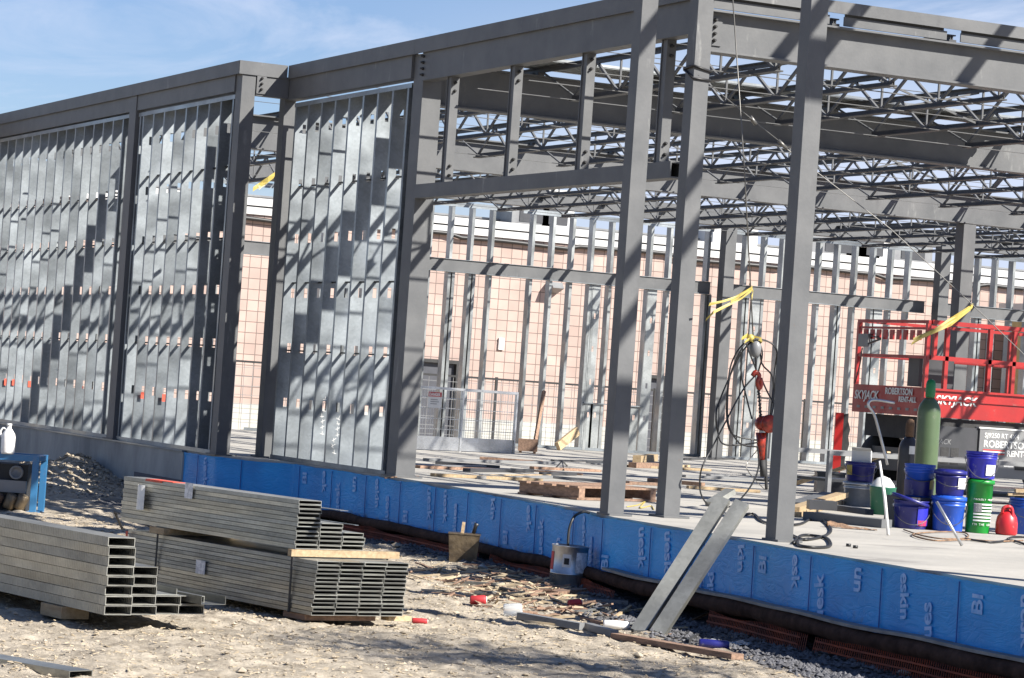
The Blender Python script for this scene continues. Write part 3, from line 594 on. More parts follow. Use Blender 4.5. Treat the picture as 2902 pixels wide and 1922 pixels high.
def panel(label, xs, y0, z1, bz, x0, x1, dep=0.200, rows=ROWS, jit=0.0):
    t = thing('stud_wall_panel', label, 'stud wall', ((x0+x1)/2, y0, 0), 'galvanised stud wall panels along the front')
    st = stud_mesh(xs[0], y0, 0.006, z1-.004, dep, rows).build('stud', galvw, t)
    for x in xs[1:]:
        dup(st, t, (x-xs[0], 0, 0))
    track(x0, x1, y0, 0.003, dep, True).build('bottom_track', galvw, t); track(x0, x1, y0, z1, dep, False).build('top_track', galvw, t)
    for z in bz:
        b = MB(); b.bar((x0+.02, y0+dep/2, z-.035), (x1-.02, y0+dep/2, z-.035), 0.030, 0.003); b.bar((x0+.02, y0+dep/2-.0145, z-.027), (x1-.02, y0+dep/2-.0145, z-.027), 0.0015, 0.013); b.build('bridging_bar', bolt, t)
    return t
p1 = panel('long galvanised stud wall panel left of the slim column, running out of the picture', [-19.04-0.41*i for i in range(3, 0, -1)]+[-19.04+0.407*i for i in range(15)]+[-13.06], -0.56, 3.945, (1.215, 2.405, 3.0), -20.3, -13.03)
p2 = panel('galvanised stud wall panel between the slim column and the thick corner column', [-12.66]+[-12.54+0.3975*i for i in range(9)], -0.56, 3.935, (1.215, 2.405, 3.2), -12.74, -9.32)
p3 = panel('galvanised stud wall panel right of the narrow opening, up to the header beam', [-8.89+0.3875*i for i in range(9)], 0.0, 3.875, (1.215, 1.95, 3.0), -8.95, -5.72)
# red and yellow dabs of paint and tape on studs
b = MB()
for x in (-18.2, -17.8, -17.0, -14.6, -14.2, -12.1, -11.3): b.box((x+.0005, -0.50, 0.50+0.03*rnd.random()), (x+.002, -0.455, 0.60))
b.build('red_tape', redtape, p1)
b = MB()
for x in (-15.6, -14.3): b.box((x+.0005, -0.53, 0.78), (x+.002, -0.46, 0.79)); b.box((x+.0005, -0.52, 0.75), (x+.002, -0.45, 0.76))
b.build('chalk_mark', whitep, p1)
for x, z in ((-8.89+.3875*3, .33), (-8.89+.3875*4, .15)):
    M = frame((x+.002, 0.02, z), (0, 0.15, 1), (0, 1, 0)); M = frame((x+.002, 0.10, z), (0, 0.08, 1), (0, -1, 0))
    b = MB()
    for q in range(7):
        zz = z+.06*q; y_ = .09+.012*q*0.3+rnd.uniform(-.02, .02); b.bar((x+.001, y_-.022, zz), (x+.001, y_+.022, zz+rnd.uniform(-.02, .03)), .001, .005); b.bar((x+.002, y_, zz-.015), (x+.002, y_+rnd.uniform(-.02, .02), zz+.03), .001, .005, up=(0, 1, 0))
    b.build('chalk_scribble', whitep, p3)

# ------------------------------------------------------------------ far stud wall
FX = -22.0
fy = -0.5; k = 0
fcols = [-0.5, 4.3, 8.9, 12.72, 17.05, 21.0, 25.2]
ffl = 0; fl = ['far stud wall section behind the narrow opening at the left', 'far stud wall section behind the mesh barrier', 'far stud wall section between mesh barrier and hanging chain hoist', 'far stud wall section directly behind the hanging chain hoist and the tall slab edge column', 'far stud wall section behind the red scissor lift', 'far stud wall section right of the red scissor lift']
def fstud(x, y, z0, z1):
    b = MB(); t = 0.0025
    b.box((x-.15, y-t, z0), (x, y, z1)); b.box((x, y-t, z0), (x+t, y+.045, z1)); b.box((x-.15-t, y-t, z0), (x-.15, y+.045, z1)); b.box((x-.012, y+.045, z0), (x+t, y+.045+t, z1))
    return b
protoL = protoU = None
for (a, c, lb) in zip(fcols, fcols[1:], fl):
    t = thing('far_stud_wall', lb, 'stud wall', (FX, (a+c)/2, 0), 'stud wall sections along the far side')
    y = -0.36+0.368*math.ceil((a+0.13+0.36)/0.368); k = 0
    while y < c-0.12:
        if k == 0:
            lo = fstud(FX, y, 0.01, 2.765).build('stud', galvf, t); up = fstud(FX, y, 2.985, 3.865).build('upper_stud', galvf, t); y00 = y
        else:
            dup(lo, t, (0, y-y00, 0)); dup(up, t, (0, y-y00, 0))
            if rnd.random() < 0.12: dup(lo, t, (0.01, y-y00+0.07, 0))
        y += 0.368; k += 1
    for nm, z, h in (('bottom_track', 0.004, 0.045), ('top_track', 3.87, 0.04)):
        b = MB(); b.box((FX+.006, a+.11, z if h == 0.045 else z-.035), (FX+.0095, c-.11, z+h)); b.box((FX-.16, a+.11, z-.001 if h == 0.045 else z+h), (FX+.004, c-.11, z+.002 if h == 0.045 else z+h+.003)); b.build(nm, galvw, t)

def jamb(px, z1, py=1000):
    y = GX(px, py, FX).y; b = MB(); z = .05
    for q in (0.55, 1.1, 1.65, 2.2):
        if q+.06 < z1: b.box((FX+.004, y-.02, z), (FX+.007, y+.02, q)); z = q+.09
    b.box((FX+.004, y-.02, z), (FX+.007, y+.02, z1)); b.box((FX+.004, y-.085, .05), (FX+.007, y-.02, z1)); b.box((FX+.004, y+.02, .05), (FX+.007, y+.085, z1)); b.box((FX-.04, y+.0825, .05), (FX+.004, y+.085, z1)); b.box((FX-.04, y-.085, .05), (FX+.004, y-.0825, z1))
    return b, y
fws = [o for o in COL.objects if o.name.startswith('far_stud_wall')]
for px, z1 in ((1356, 2.765), (1487, 2.765), (1372, .78), (1462, .78), (1727, 2.765), (1768, .70), (2012, 2.765)):
    b, y = jamb(px, z1); own = [o for o, (a_, c_) in zip(fws, zip(fcols, fcols[1:])) if a_ <= y <= c_]; b.build('jamb_stud' if z1 > 1 else 'short_stud', galvf, own[0])
b = MB(); ya, yb = GX(1350, 905, FX).y, GX(1490, 905, FX).y; b.box((FX-.06, ya, .782), (FX+.04, yb, .80)); b.build('sill_track', galvw, fws[2])
for (a, c) in ((-0.5, 12.72), (12.72, 17.05), (17.05, 21.0), (21.0, 25.2)):
    b = MB(); b.box((FX-.13, a+.13, 2.78), (FX+.03, c-.13, 2.97)); gm = b.build('girt', steel, fr)
    b = MB(); b.box((FX-.13, a+.12, 2.768), (FX+.055, c-.12, 2.778)); b.box((FX-.13, a+.12, 2.972), (FX+.05, c-.12, 2.98)); b.build('girt_flange', galvw, gm)
# ------------------------------------------------------------------ neighbouring pink block building
PXX = -50.0
nb = thing('block_building', 'pink block building with white parapet and dark doors beyond the far stud wall', 'building', (PXX, 22, GR))
b = MB(); b.box((PXX-12, -10, GR-.3), (PXX, 60, 5.05)); wl = b.build('wall', pinkblock, nb)
z = 5.05
for i, (h, dxp) in enumerate(((0.19, 0.06), (0.04, 0.02), (0.20, 0.10))):
    b = MB(); b.box((PXX-12, -10.1, z+.001), (PXX+dxp, 60.1, z+h)); b.build('parapet_band' if i % 2 == 0 else 'parapet_joint', whitewall if i % 2 == 0 else dkgrey, nb); z += h
b = MB(); b.box((PXX-11, -9, z), (PXX-3, 60, z+.22)); b.build('roof_storey', whitewall, nb)
b = MB(); b.box((PXX-11.2, -9.2, z+.221), (PXX-2.8, 60.2, z+.27)); b.build('roof_trim', midgrey, nb)
b = MB(); P = [V(PXX+.12, y, 4.93+0.10*noise.noise(V(y*0.35, 2, 0))+(0.10 if int(y/3.4) % 2 else 0)) for y in np.arange(-8, 58, 0.4)]; b.tube(P, 0.06, 6); b.build('cable_run', blackc, nb)
for (px, py0, px1) in ((968, 828, 1068), (1492, 866, 1542)):
    a = GX(px, py0, PXX); c = GX(px1, py0+6, PXX)
    b = MB(); b.box((PXX, a.y-.8 if px < 1000 else a.y, GR), (PXX+.03, c.y-.22, a.z-.10)); d1 = b.build('door', doorm, nb)
    b = MB(); b.box((PXX, a.y-.85 if px < 1000 else a.y-.06, a.z-.095), (PXX+.16, c.y, a.z)); b.box((PXX, c.y-.215, GR), (PXX+.16, c.y, a.z-.097)); b.build('door_frame', blackm, d1)
a = GX(1264, 652, PXX); c = GX(1288, 672, PXX)
b = MB(); b.hexa([(PXX, a.y, c.z-.1), (PXX+.45, a.y, c.z+.05), (PXX+.45, c.y, c.z+.05), (PXX, c.y, c.z-.1), (PXX, a.y, a.z), (PXX+.30, a.y, a.z), (PXX+.30, c.y, a.z), (PXX, c.y, a.z)]); b.build('wall_light', midgrey, nb)
a = GX(1152, 790, PXX); b = MB(); b.box((PXX, a.y, a.z-.22), (PXX+.06, a.y+.16, a.z+.1)); b.build('wall_box', whitep, nb)
for i, (px, py, wd, h, m_) in enumerate(((1228, 505, 1.2, 1.0, midgrey), (1290, 515, 1.0, 1.2, whitewall), (1955, 590, 2.4, 0.7, midgrey), (2010, 590, 1.6, 0.9, whitewall), (2110, 606, 1.4, 0.9, midgrey), (1700, 560, 1.5, 0.9, whitewall))):
    a = GX(px, py, PXX-2); b = MB(); b.box((PXX-3.2, a.y-wd/2, z+.002), (PXX-2, a.y+wd/2, z+h)); q = b.build('roof_unit', m_, nb)
    b = MB(); b.box((PXX-1.995, a.y-wd*.3, z+.2), (PXX-1.98, a.y+wd*.3, z+h*.7)); b.build('grille', dkgrey, q)
a = GX(2372, 720, PXX+3); a.y += 2.0
b = MB(); b.box((PXX+1, a.y-1.2, GR), (PXX+3, a.y+8, 4.1))
sb = thing('yellow_shed', 'small yellow sided outbuilding in front of the pink block building', 'shed', (PXX+4, a.y+3, GR)); b.build('wall', sidingY, sb)
b = MB(); b.box((PXX+0.8, a.y-1.4, 4.1), (PXX+3.2, a.y+8.2, 4.45)); b.build('roof', whitewall, sb)
# chain link fence between the wall and the pink building
cf2 = thing('wire_fence', 'thin dark wire fence standing before the pink block building', 'fence', (PXX+8, 14, GR))
fx = PXX+6; b = MB()
zt = GX(1900, 930, fx).z
for z in np.arange(GR+.1, zt-.1, 0.22): b.bar((fx, 0, z), (fx, 40, z), 0.012, 0.012)
for y in np.arange(0, 40, 0.22): b.bar((fx, y, GR), (fx, y, zt), 0.010, 0.010)
b.build('wire_mesh', midgrey, cf2)
b = MB(); b.bar((fx, 0, zt), (fx, 40, zt), 0.05, 0.05); b.build('top_rail', bolt, cf2)
for y in np.arange(1, 40, 4.5):
    b = MB(); b.bar((fx, y, GR), (fx, y, zt+.05), 0.06, 0.06); b.build('post', bolt, cf2)
# ------------------------------------------------------------------ bundles of steel studs on the dirt
def hollow(x0, x1, w_, h, M, t=0.003):
    b = MB(M); g_ = 0.0015
    b.box((x0, g_, g_), (x1, g_+t, h-g_)); b.box((x0, w_-g_-t, g_), (x1, w_-g_, h-g_)); b.box((x0, g_+t, g_), (x1, w_-g_-t, g_+t)); b.box((x0, g_+t, h-g_-t), (x1, w_-g_-t, h-g_))
    return b
def stack(t, M, cols, w_, h, length, m, stag=0.0, nm='steel_stud', shear=0.0, th=.003):
    pr = hollow(-length, 0, w_, h, M, th).build(nm, m, t); R3 = M.to_3x3(); first = True
    for c, n in enumerate(cols):
        for k in range(n):
            if first: first = False; continue
            jx = rnd.uniform(-.012, .012)
            dup(pr, t, R3 @ V(c*stag+jx, c*w_+k*shear+rnd.uniform(-.003, .003), k*h))
    return pr
AX = V(0.985, 0.173, 0).normalized()
P1 = GZ(240, 1423, -0.53)
L1 = thing('stud_bundle', 'left stack of steel studs with finely ribbed sides and stepped open ends', 'steel studs', (P1.x, P1.y, GR), 'stacks of steel studs on the dirt')
M1 = frame(P1, AX, V(-0.17, 0.985, 0)); R1_ = M1.to_3x3()
stack(L1, M1, (8, 5, 2, 2), 0.178, 0.0565, 3.4, galvr, stag=-0.035, th=.0045)
b = MB(M1); b.box((-3.4, 0.36, 0.1135), (-.09, 0.363, 0.165)); b.box((-3.4, .363, .1135), (-.09, .53, .117)); b.box((-3.4, .53, .1135), (-.12, .533, .15)); b.build('open_track', galvb, L1)
b = MB(M1 @ Matrix.Translation((0.06, 0.60, 0.075)) @ Matrix.Rotation(0.06, 4, 'Z')); b.box((-3, 0, 0), (0, .17, .003)); b.box((-3, 0, .003), (0, .003, .05)); b.box((-3, .167, .003), (0, .17, .05)); b.build('open_track', galvb, L1)
def plank(name, label, M, a, c, m=wood, cat='lumber', group=None, parent=None):
    b = MB(M); b.box(a, c); o = b.build(name, m, parent, origin=None if parent else M @ ((V(*a)+V(*c))/2))
    return o if parent else tag(o, label, cat, group)
plank('dunnage_block', 'short wooden block under the front edge of the left stud stack', M1, (-0.78, -0.02, -0.075), (-0.50, 0.16, -0.003), wood, 'wood block')
plank('dunnage_block', 'dark wooden block deep under the left stud stack near the picture edge', M1, (-2.3, -0.01, -0.075), (-2.2, 0.9, -0.003), oldwood, 'wood block')
P2 = GZ(719, 1424, -0.56); AX2 = V(0.982, 0.19, 0).normalized()
B2 = thing('stud_bundle', 'right lower strapped bundle of steel studs, thirteen rows of narrow open ends', 'steel studs', (P2.x, P2.y, GR), 'stacks of steel studs on the dirt')
M2 = frame(P2, AX2, V(-0.19, 0.982, 0))
stack(B2, M2, (13, 13, 13, 13), 0.172, 0.0262, 2.45, galvb, shear=0.0018)
for x in (-0.27, -2.0):
    b = MB(M2); hh = 13*.0262
    b.box((x, -.006, -.004), (x+.022, -.003, hh+.006)); b.box((x, -.003, hh+.003), (x+.022, .72, hh+.006)); b.box((x, .715, -.004), (x+.022, .718, hh+.003)); b.build('strap', blackm, B2)
b = MB(M2); b.box((-1.45, -.0045, .13), (-1.33, -.002, .22)); b.build('paper_tag', paper, B2)
b = MB(M2); b.box((-2.44, -.0045, .12), (-2.41, -.002, .33)); b.build('red_marking', redtape, B2)
plank('dunnage_plank', 'dark flat plank under the open end of the right stud bundle', M2, (-0.36, 0.02, -0.04), (-0.10, 0.55, -0.004), oldwood)
plank('dunnage_plank', 'pale cut plank end poking out under the right corner of the stud bundle', M2, (-0.15, 0.625, -0.035), (-0.06, 0.80, -0.004), wood)
plank('dunnage_plank', 'flat plank under the far end of the right stud bundle', M2, (-2.2, -0.02, -0.05), (-2.05, 0.7, -0.004), oldwood)
hh = 13*.0262
plank('spacer_plank', 'rough yellow wooden two by four lying across the lower bundle near its open end', M2, (-0.29, -0.02, hh+.007), (-0.245, 0.80, hh+.05), wood)
plank('spacer_plank', 'wooden spacer two by four between the two bundles at their far end', M2, (-2.1, -0.01, hh+.007), (-1.9, 0.72, hh+.05), wood)
M3 = M2 @ Matrix.Translation((-0.27, 0.02, hh+.052))
P3 = M3 @ V(0, 0, 0)
B3 = thing('stud_bundle', 'upper stack of steel tracks resting on wooden spacers above the right bundle', 'steel studs', P3, 'stacks of steel studs on the dirt')
stack(B3, M3, (11, 6, 4), 0.172, 0.0282, 2.30, galvb, nm='steel_track')
b = MB(M3); b.box((-1.6, 0.173, 0.262), (0.22, 0.235, 0.266)); b.box((-1.6, 0.37, 0.166), (0.10, 0.40, 0.170)); b.build('loose_strip', galvw, B3)
def sheet(M, a, c, bend):   # small curved paper sheet, a/c in x,z
    b = MB(M); vs = []; n = 6
    for i in range(n+1):
        t = i/n; x = a[0]+(c[0]-a[0])*t; y = -0.006-bend*math.sin(t*2.6)
        vs += [(x, y, a[1]), (x+.004, y-.001, c[1])]
    b.add(vs, [(2*i, 2*i+2, 2*i+3, 2*i+1) for i in range(n)], True); return b
sheet(M3, (-2.05, 0.10), (-1.93, 0.27), 0.05).build('paper_tag', whitepl, B3)
sheet(M3, (-1.43, 0.22), (-1.32, 0.325), 0.003).build('paper_tag', paper, B3)
b = MB(M3); b.box((-1.98, -0.002, 0.3105), (-1.6, 0.10, 0.313)); b.box((-1.98, -.005, .298), (-1.75, -.002, .31)); b.build('red_marking', redtape, B3)
b = MB(); b.tube([GZ(265, 1183, -.30), GZ(283, 1223, -.56)], 0.012, 6); b.tube([GZ(265, 1183, -.30), GZ(300, 1196, -.28), GZ(332, 1210, -.27), GZ(366, 1226, -.215)], 0.011, 6)
tag(b.build('loose_strap', blackm, None, origin=GZ(283, 1223, -.56)), 'bent black strap sticking up behind the left stud stack', 'strap')
bs = GZ(55, 1562, -0.64); Mb = frame(bs, V(0.9, 0.42, 0), V(-0.42, 0.9, 0))
b = MB(Mb); b.box((-0.6, 0, 0), (0.33, .004, .06)); b.box((-0.6, .146, 0), (0.33, .15, .06)); b.box((-0.6, .004, .056), (0.33, .146, .06)); tag(b.build('steel_stud', galvb, None, origin=bs), 'single steel stud lying in the dirt at the bottom left corner', 'steel stud')

# ------------------------------------------------------------------ engine welder with jug
RR = V(0.427, 0.904, 0); DD = V(-0.904, 0.427, 0)
gp = GZ(81, 1186, GR+.01); Mg = frame(gp, RR, DD)
ew = thing('engine_welder', 'blue framed engine welder standing behind the left stud stack', 'welder', gp)
b = MB(Mg)
for x in (-1.25, -.06):
    for y in (0, .5): b.box((x, y, 0), (x+.06, y+.06, .50))
b.box((-1.25, 0, .501), (0, .06, .56)); b.box((-1.25, .5, .501), (0, .56, .56)); b.box((-1.25, .06, .505), (-1.19, .5, .555)); b.box((-.06, .06, .505), (0, .5, .555)); b.box((-1.25, 0, -.03), (0, .56, -.002)); b.build('roll_frame', paleblue, ew)
b = MB(Mg); b.box((-1.18, .12, .0), (-.12, .5, .46)); b.build('engine_block', blackm, ew)
b = MB(Mg); b.box((-1.1, .06, .18), (-.12, .119, .30)); b.build('cover', midgrey, ew)
b = MB(Mg); b.lathe([(.0, 0), (.07, 0), (.07, .03), (.05, .03), (.05, .01), (0, .01)], Mg.inverted() @ (Mg @ V(-.23, .118, .38)), 18, (0, -1, 0)); b.build('fan_pulley', midgrey, ew)
for i, x in enumerate((-.42, -.28, -.17)):
    b = MB(Mg); b.lathe([(.055, 0), (.06, .02), (.06, .13), (.04, .15)], (x, .02, .03), 14, (.35, -.1, .9)); b.build('filter_can', brass if i else rust, ew)
jp = Mg @ V(-.32, .03, .561)
jg = thing('plastic_jug', 'white plastic jug standing on top of the blue welder frame', 'jug', jp)
b = MB(frame(jp, RR, DD)); b.lathe([(.062, 0), (.068, .02), (.068, .17), (.06, .2), (.03, .245), (.022, .25), (.022, .275)], (0, 0, 0), 20); b.build('body', whitepl, jg)
b = MB(frame(jp, RR, DD)); b.lathe([(.026, .2755), (.026, .30)], (0, 0, 0), 14); b.build('cap', whitep, jg)
b = MB(frame(jp, RR, DD)); b.tube(curve([(-.028, 0, .245), (-.062, 0, .25), (-.085, 0, .21), (-.066, 0, .16)], 4), .010, 8); b.build('handle', whitepl, jg)

# ------------------------------------------------------------------ pails and cans
def pail(name, label, loc, r, h, m, cat='pail', bands=3, lid=None, tagp=None, wire=True, group=None, tilt=0, flip=False, hang=0.6, ang=0.0):
    t = thing(name, label, cat, loc, group); M = frame(loc, RR, DD) @ Matrix.Rotation(tilt, 4, 'Y') @ Matrix.Rotation(ang, 4, 'Z')
    rb = r*0.90; pf = [(rb*.96, 0), (rb, .008)]
    for k in range(bands):
        z = h*(0.74+0.085*k); rr = rb+(r-rb)*z/h; pf += [(rr, z-.004), (rr+.006, z), (rr+.006, z+.012), (rr, z+.016)]
    pf += [(r, h-.012), (r+.007, h-.01), (r+.007, h)]
    if lid is None: pf += [(r-.004, h), (rb-.004, .012), (0.001, .010)]
    b = MB(M); b.lathe(pf, (0, 0, 0), 30, cap=False); b.add([(rb*.96*math.cos(k*.2094), rb*.96*math.sin(k*.2094), .0) for k in range(30)], [tuple(range(29, -1, -1))])
    b.build('body', m, t)
    if lid: b = MB(M); b.lathe([(0.001, h+.012), (r*.86, h+.012), (r*.88, h+.004), (r+.010, h+.004), (r+.012, h-.03), (r+.0085, h-.03)][::-1], (0, 0, 0), 30, cap=False); b.build('lid', lid, t)
    if wire:
        zt = h*0.80; pts = [(-(r+.012), 0, zt)]+[(-(r+.014)*math.cos(q), -(r+.03)*math.sin(q)*.95, zt-hang*r*1.15*math.sin(q)) for q in np.linspace(.15, math.pi-.15, 14)]+[(r+.012, 0, zt)]
        b = MB(M); b.tube(pts, .0032, 5); b.build('wire_handle', cablem, t)
        b = MB(M)
        for s_ in (-1, 1): b.lathe([(.014, 0), (.014, .010), (.006, .014)], (s_*(r-.004), 0, zt), 10, (s_, 0, 0))
        b.build('handle_ear', whitepl, t)
    if tagp:
        for (q0, q1, z0, z1, mt) in tagp:
            b = MB(M); n = 8; vs = []
            for i in range(n+1):
                q = R(q0+(q1-q0)*i/n-90)
                for z in (z0, z1):
                    rr = rb+(r-rb)*z/h+.0085; vs.append((math.cos(q)*rr, math.sin(q)*rr, z))
            b.add(vs, [(2*i, 2*i+2, 2*i+3, 2*i+1) for i in range(n)], True); b.build('label', mt, t)
    return t, M
def up(p, dz): return V(p.x, p.y, p.z+dz)
GP = 'plastic pails on the slab'
A = GZ(2104, 1222, 0.001)
pail('pail', 'front navy pail with violet label, a crooked loose lid on its mouth', A, .146, .235, pail_d, bands=1, tagp=[(15, 75, .03, .19, pail_v), (18, 60, .03, .075, redprint)], group=GP, hang=.9)
b = MB(frame(up(A, .25), RR, DD) @ Matrix.Rotation(0.28, 4, 'Y') @ Matrix.Translation((-.01, -.03, 0))); b.lathe([(0.001, .0), (.15, .0), (.165, -.006), (.165, -.03), (.158, -.03), (.158, -.01), (.001, -.012)][::-1], (0, 0, 0), 30, cap=False)
tag(b.build('loose_cover', pail_d, None, origin=up(A, .25)), 'loose round navy plastic cover tilted on the front navy pail', 'cover')
A2 = up(GZ(2123, 1222, 0.001), .262)-DD*-.10
pail('pail', 'bright blue pail with yellow sticker, in front of the green gas cylinder', A2, .126, .275, pail_b, bands=3, tagp=[(35, 60, .07, .15, yellowm), (-89, 89, .012, .14, pail_d)], group=GP)
pl = A2-V(0, 0, A2.z-.001); b = MB(); b.box((pl.x-.2, pl.y-.2, .001), (pl.x+.2, pl.y+.2, .26)); 
crate = b.build('crate_stand', dkgrey, None, origin=pl); tag(crate, 'dark box hidden behind the navy pails, carrying the bright blue pail', 'box')
Bp = GZ(2190, 1228, 0.001)
pail('pail', 'blue ribbed pail with wire handle, under a navy pail, left of the green pail', Bp, .138, .285, pail_b, bands=3, lid=pail_b, group=GP, hang=1.1)
pail('pail', 'navy pail with white square sticker standing on a blue pail', up(Bp, .299), .128, .205, pail_d, bands=1, lid=pail_d, tagp=[(22, 70, .06, .15, whitep)], group=GP)
Cp = GZ(2259, 1232, 0.001)
Cg, Mc = pail('pail', 'tall green pail with a printed striped flag, under a violet blue pail', Cp, .112, .44, pail_g, bands=0, lid=pail_g, wire=False, group=GP, tagp=[(-30, 62, .10+.0135*k*2, .1135+.0135*k*2, whitep) for k in range(6)]+[(-30, 5, .175, .245, midgrey)])
for s_, z_, sz in (('PROUDLY MADE', .275, .022), ('IN THE USA', .065, .026)):
    for i, ch in enumerate(s_):
        q = R(-32+i*(92/len(s_))-90); rr = .112*.9+.0112*z_/.44+.008
        o = Mc @ V(math.cos(q)*rr, math.sin(q)*rr, z_); tx = Mc.to_3x3() @ V(-math.sin(q), math.cos(q), 0)
        if ch != ' ': text('lettering', ch, sz, frame(o, tx, V(0, 0, 1)), whitep, Cg, .001)
pail('pail', 'violet blue pail with white paper label standing on top of the green pail', up(Cp, .4545), .128, .225, pail_v, bands=3, tagp=[(10, 55, .03, .12, paper)], group=GP, hang=1.2)
Gp = GZ(1984, 1170, 0.001)
pail('tin_pail', 'round galvanised tin pail carrying a navy pail among the lumber scraps', Gp, .155, .235, galvp, bands=1, lid=galvp, wire=False)
pail('pail', 'navy pail with yellow sticker and a white box in its mouth, on the tin pail', up(Gp, .249), .150, .195, pail_d, bands=1, tagp=[(-70, -40, .06, .16, yellowm)], group=GP)
b = MB(frame(up(Gp, .425), V(0.6, 0.8, 0), V(-.8, .6, 0))); b.box((-.09, -.07, 0), (.10, .08, .13)); b.hexa([(-.09, -.075, .131), (.10, -.075, .131), (.10, -.01, .131), (-.09, -.01, .131), (-.09, -.14, .16), (.10, -.14, .16), (.10, -.14, .163), (-.09, -.14, .163)])
tag(b.build('white_box', whitep, None, origin=up(Gp, .425)), 'open white cardboard box set on the navy pail', 'box')
Ep = GZ(2368, 1236, 0.001)
pail('pail', 'blue pail at the right picture edge behind the red fuel can', Ep+RR*.03+DD*.1, .146, .30, pail_b, bands=3, group=GP)
b = MB(); q0 = Ep+DD*.0+V(0, 0, .30); b.bar(q0-RR*.16+V(0, 0, .03), q0+RR*.3+V(0, 0, .055), .06, .02); b.bar(q0-RR*.10+V(0, 0, .065), q0+RR*.3+V(0, 0, .09), .09, .03)
tag(b.build('wood_offcut', wood, None, origin=q0), 'pale wooden offcuts lying over the blue pail at the right edge', 'lumber')
b = MB(); q1 = GZ(2342, 1148, .30); b.bar(GZ(2330, 1182, .19), q1, .028, .02); tag(b.build('broom_handle', wood, None, origin=q1), 'short wooden stick leaning over the red fuel can', 'stick')
# red jerry can
rp = GZ(2326, 1237, 0.001); rc = thing('fuel_can', 'round shouldered red plastic fuel can at the right edge of the slab', 'fuel can', rp)
b = MB(frame(rp, RR, DD)); b.lathe([(.08, 0), (.092, .015), (.092, .10), (.082, .15), (.055, .19), (.03, .205), (.028, .215)], (0, 0, 0), 24); b.build('body', red_can, rc)
b = MB(frame(rp, RR, DD)); b.tube(curve([(-.05, -.04, .18), (-.045, -.06, .225), (.0, -.06, .24), (.03, -.05, .215), (.035, -.06, .14)], 4), .014, 8); b.build('handle', red_can, rc)
b = MB(frame(rp, RR, DD)); b.lathe([(.02, .2155), (.02, .235)], (0, 0, 0), 12); b.build('cap', blackm, rc)
# gas cylinders
def bottle(label, loc, r, h, m, capm, neck=None):
    t = thing('gas_cylinder', label, 'gas cylinder', loc); b = MB(); b.lathe([(r*.93, 0), (r, .03), (r, h-r*1.25), (r*.96, h-r*.95), (r*.82, h-r*.55), (r*.58, h-r*.2), (r*.4, h)], loc, 30); b.build('body', m, t)
    q = neck or r*.40; b = MB(); b.lathe([(q*.9, h+.001), (q, h+.02), (q, h+.13), (q*.8, h+.165), (q*.3, h+.18)], loc, 20); b.build('cap', capm, t); return t
gl = GZ(2133, 1190, 0.001); bottle('tall green gas cylinder with green cap standing behind the pails', gl, .112, GX(2133, 876, gl.x).z-.18, gbottle, gcap, .048)
bl_ = GZ(2092, 1180, 0.001); bt = bottle('shorter black gas cylinder with brown cap, left of the green one', bl_, .100, GX(2090, 968, bl_.x).z-.18, bbottle, rust, .045)
b = MB(frame(bl_, RR, DD)); vs = []
for i in range(9):
    q = R(-5+70*i/8-90)
    hb_ = GX(2090, 1040, bl_.x).z
    for z in (hb_-.04, hb_+.04): rr = .1015; vs.append((math.cos(q)*rr, math.sin(q)*rr, z))
b.add(vs, [(2*i, 2*i+2, 2*i+3, 2*i+1) for i in range(8)], True); b.build('label', whitep, bt)
# cart rail and odds and ends round the pails
cr_ = thing('steel_cart', 'low grey steel cart frame running behind the pails and cylinders', 'cart', GZ(1915, 1190, 0))
p0 = GZ(1912, 1148, 0); zc = .72; q0z = GX(1912, 1042, p0.x).z; q0 = V(p0.x, p0.y, .62)
Mx = frame(V(p0.x, p0.y, 0), V(-.08, 1, 0), V(-1, -.08, 0)); rz = q0z
b = MB(Mx); b.box((0, 0, rz-.05), (4.4, .05, rz)); b.box((0, .7, rz-.05), (4.4, .75, rz)); b.build('rail', midgrey, cr_)
for x in (0, 3.4):
    for y in (0, .7): b = MB(Mx); b.box((x, y, .001), (x+.05, y+.05, rz-.051)); b.build('leg', midgrey, cr_)
b = MB(Mx); b.box((.06, .06, .16), (4.3, .69, .19)); b.build('shelf', dkgrey, cr_)
hb = MB(); hb.tube(curve([GZ(2060, 1062, .55), GX(2052, 1064, GZ(2060, 1130).x), ], 2) if False else curve([GX(x, y, -3.5) for x, y in ((2052, 1075), (2036, 1010), (2022, 960), (2008, 938), (2014, 926), (2034, 926), (2068, 932))], 4), .014, 8)
tag(hb.build('bent_pipe', galvp, None, origin=GX(2052, 1075, -3.5)), 'bent silver pipe handle arching up beside the black gas cylinder', 'pipe')
b = MB(); a = GZ(2054, 1237, 0.004); b.tube([a, GX(2046, 1150, a.x-.1), GX(2034, 1066, a.x-.12)], [.013, .013, .009], 8); tag(b.build('white_pole', whitepl, None, origin=a), 'white pole standing on the slab and leaning on the cart left of the pails', 'pole')
b = MB(); a = GZ(2225, 1262, 0.004); b.tube([a, GX(2166, 1160, a.x-.15)], .011, 8); tag(b.build('white_tube', galvp, None, origin=a), 'thin pale tube leaning from the slab against the blue pails', 'tube')
tb = GZ(2038, 1190, 0.001); b = MB(); b.lathe([(.10, 0), (.125, .25), (.13, .26)], tb, 20); tag(b.build('green_tub', tubg, None, origin=tb), 'dark green plastic tub between the tin pail and the white pole', 'tub')
b = MB(frame(up(tb, .2605), RR, DD)); b.lathe([(.001, .10), (.06, .08), (.10, .03), (.115, 0)][::-1], (0, 0, 0), 11, cap=False); tag(b.build('white_rag', whitep, None, origin=up(tb, .26)), 'crumpled white cloth stuffed in the green tub', 'rag')
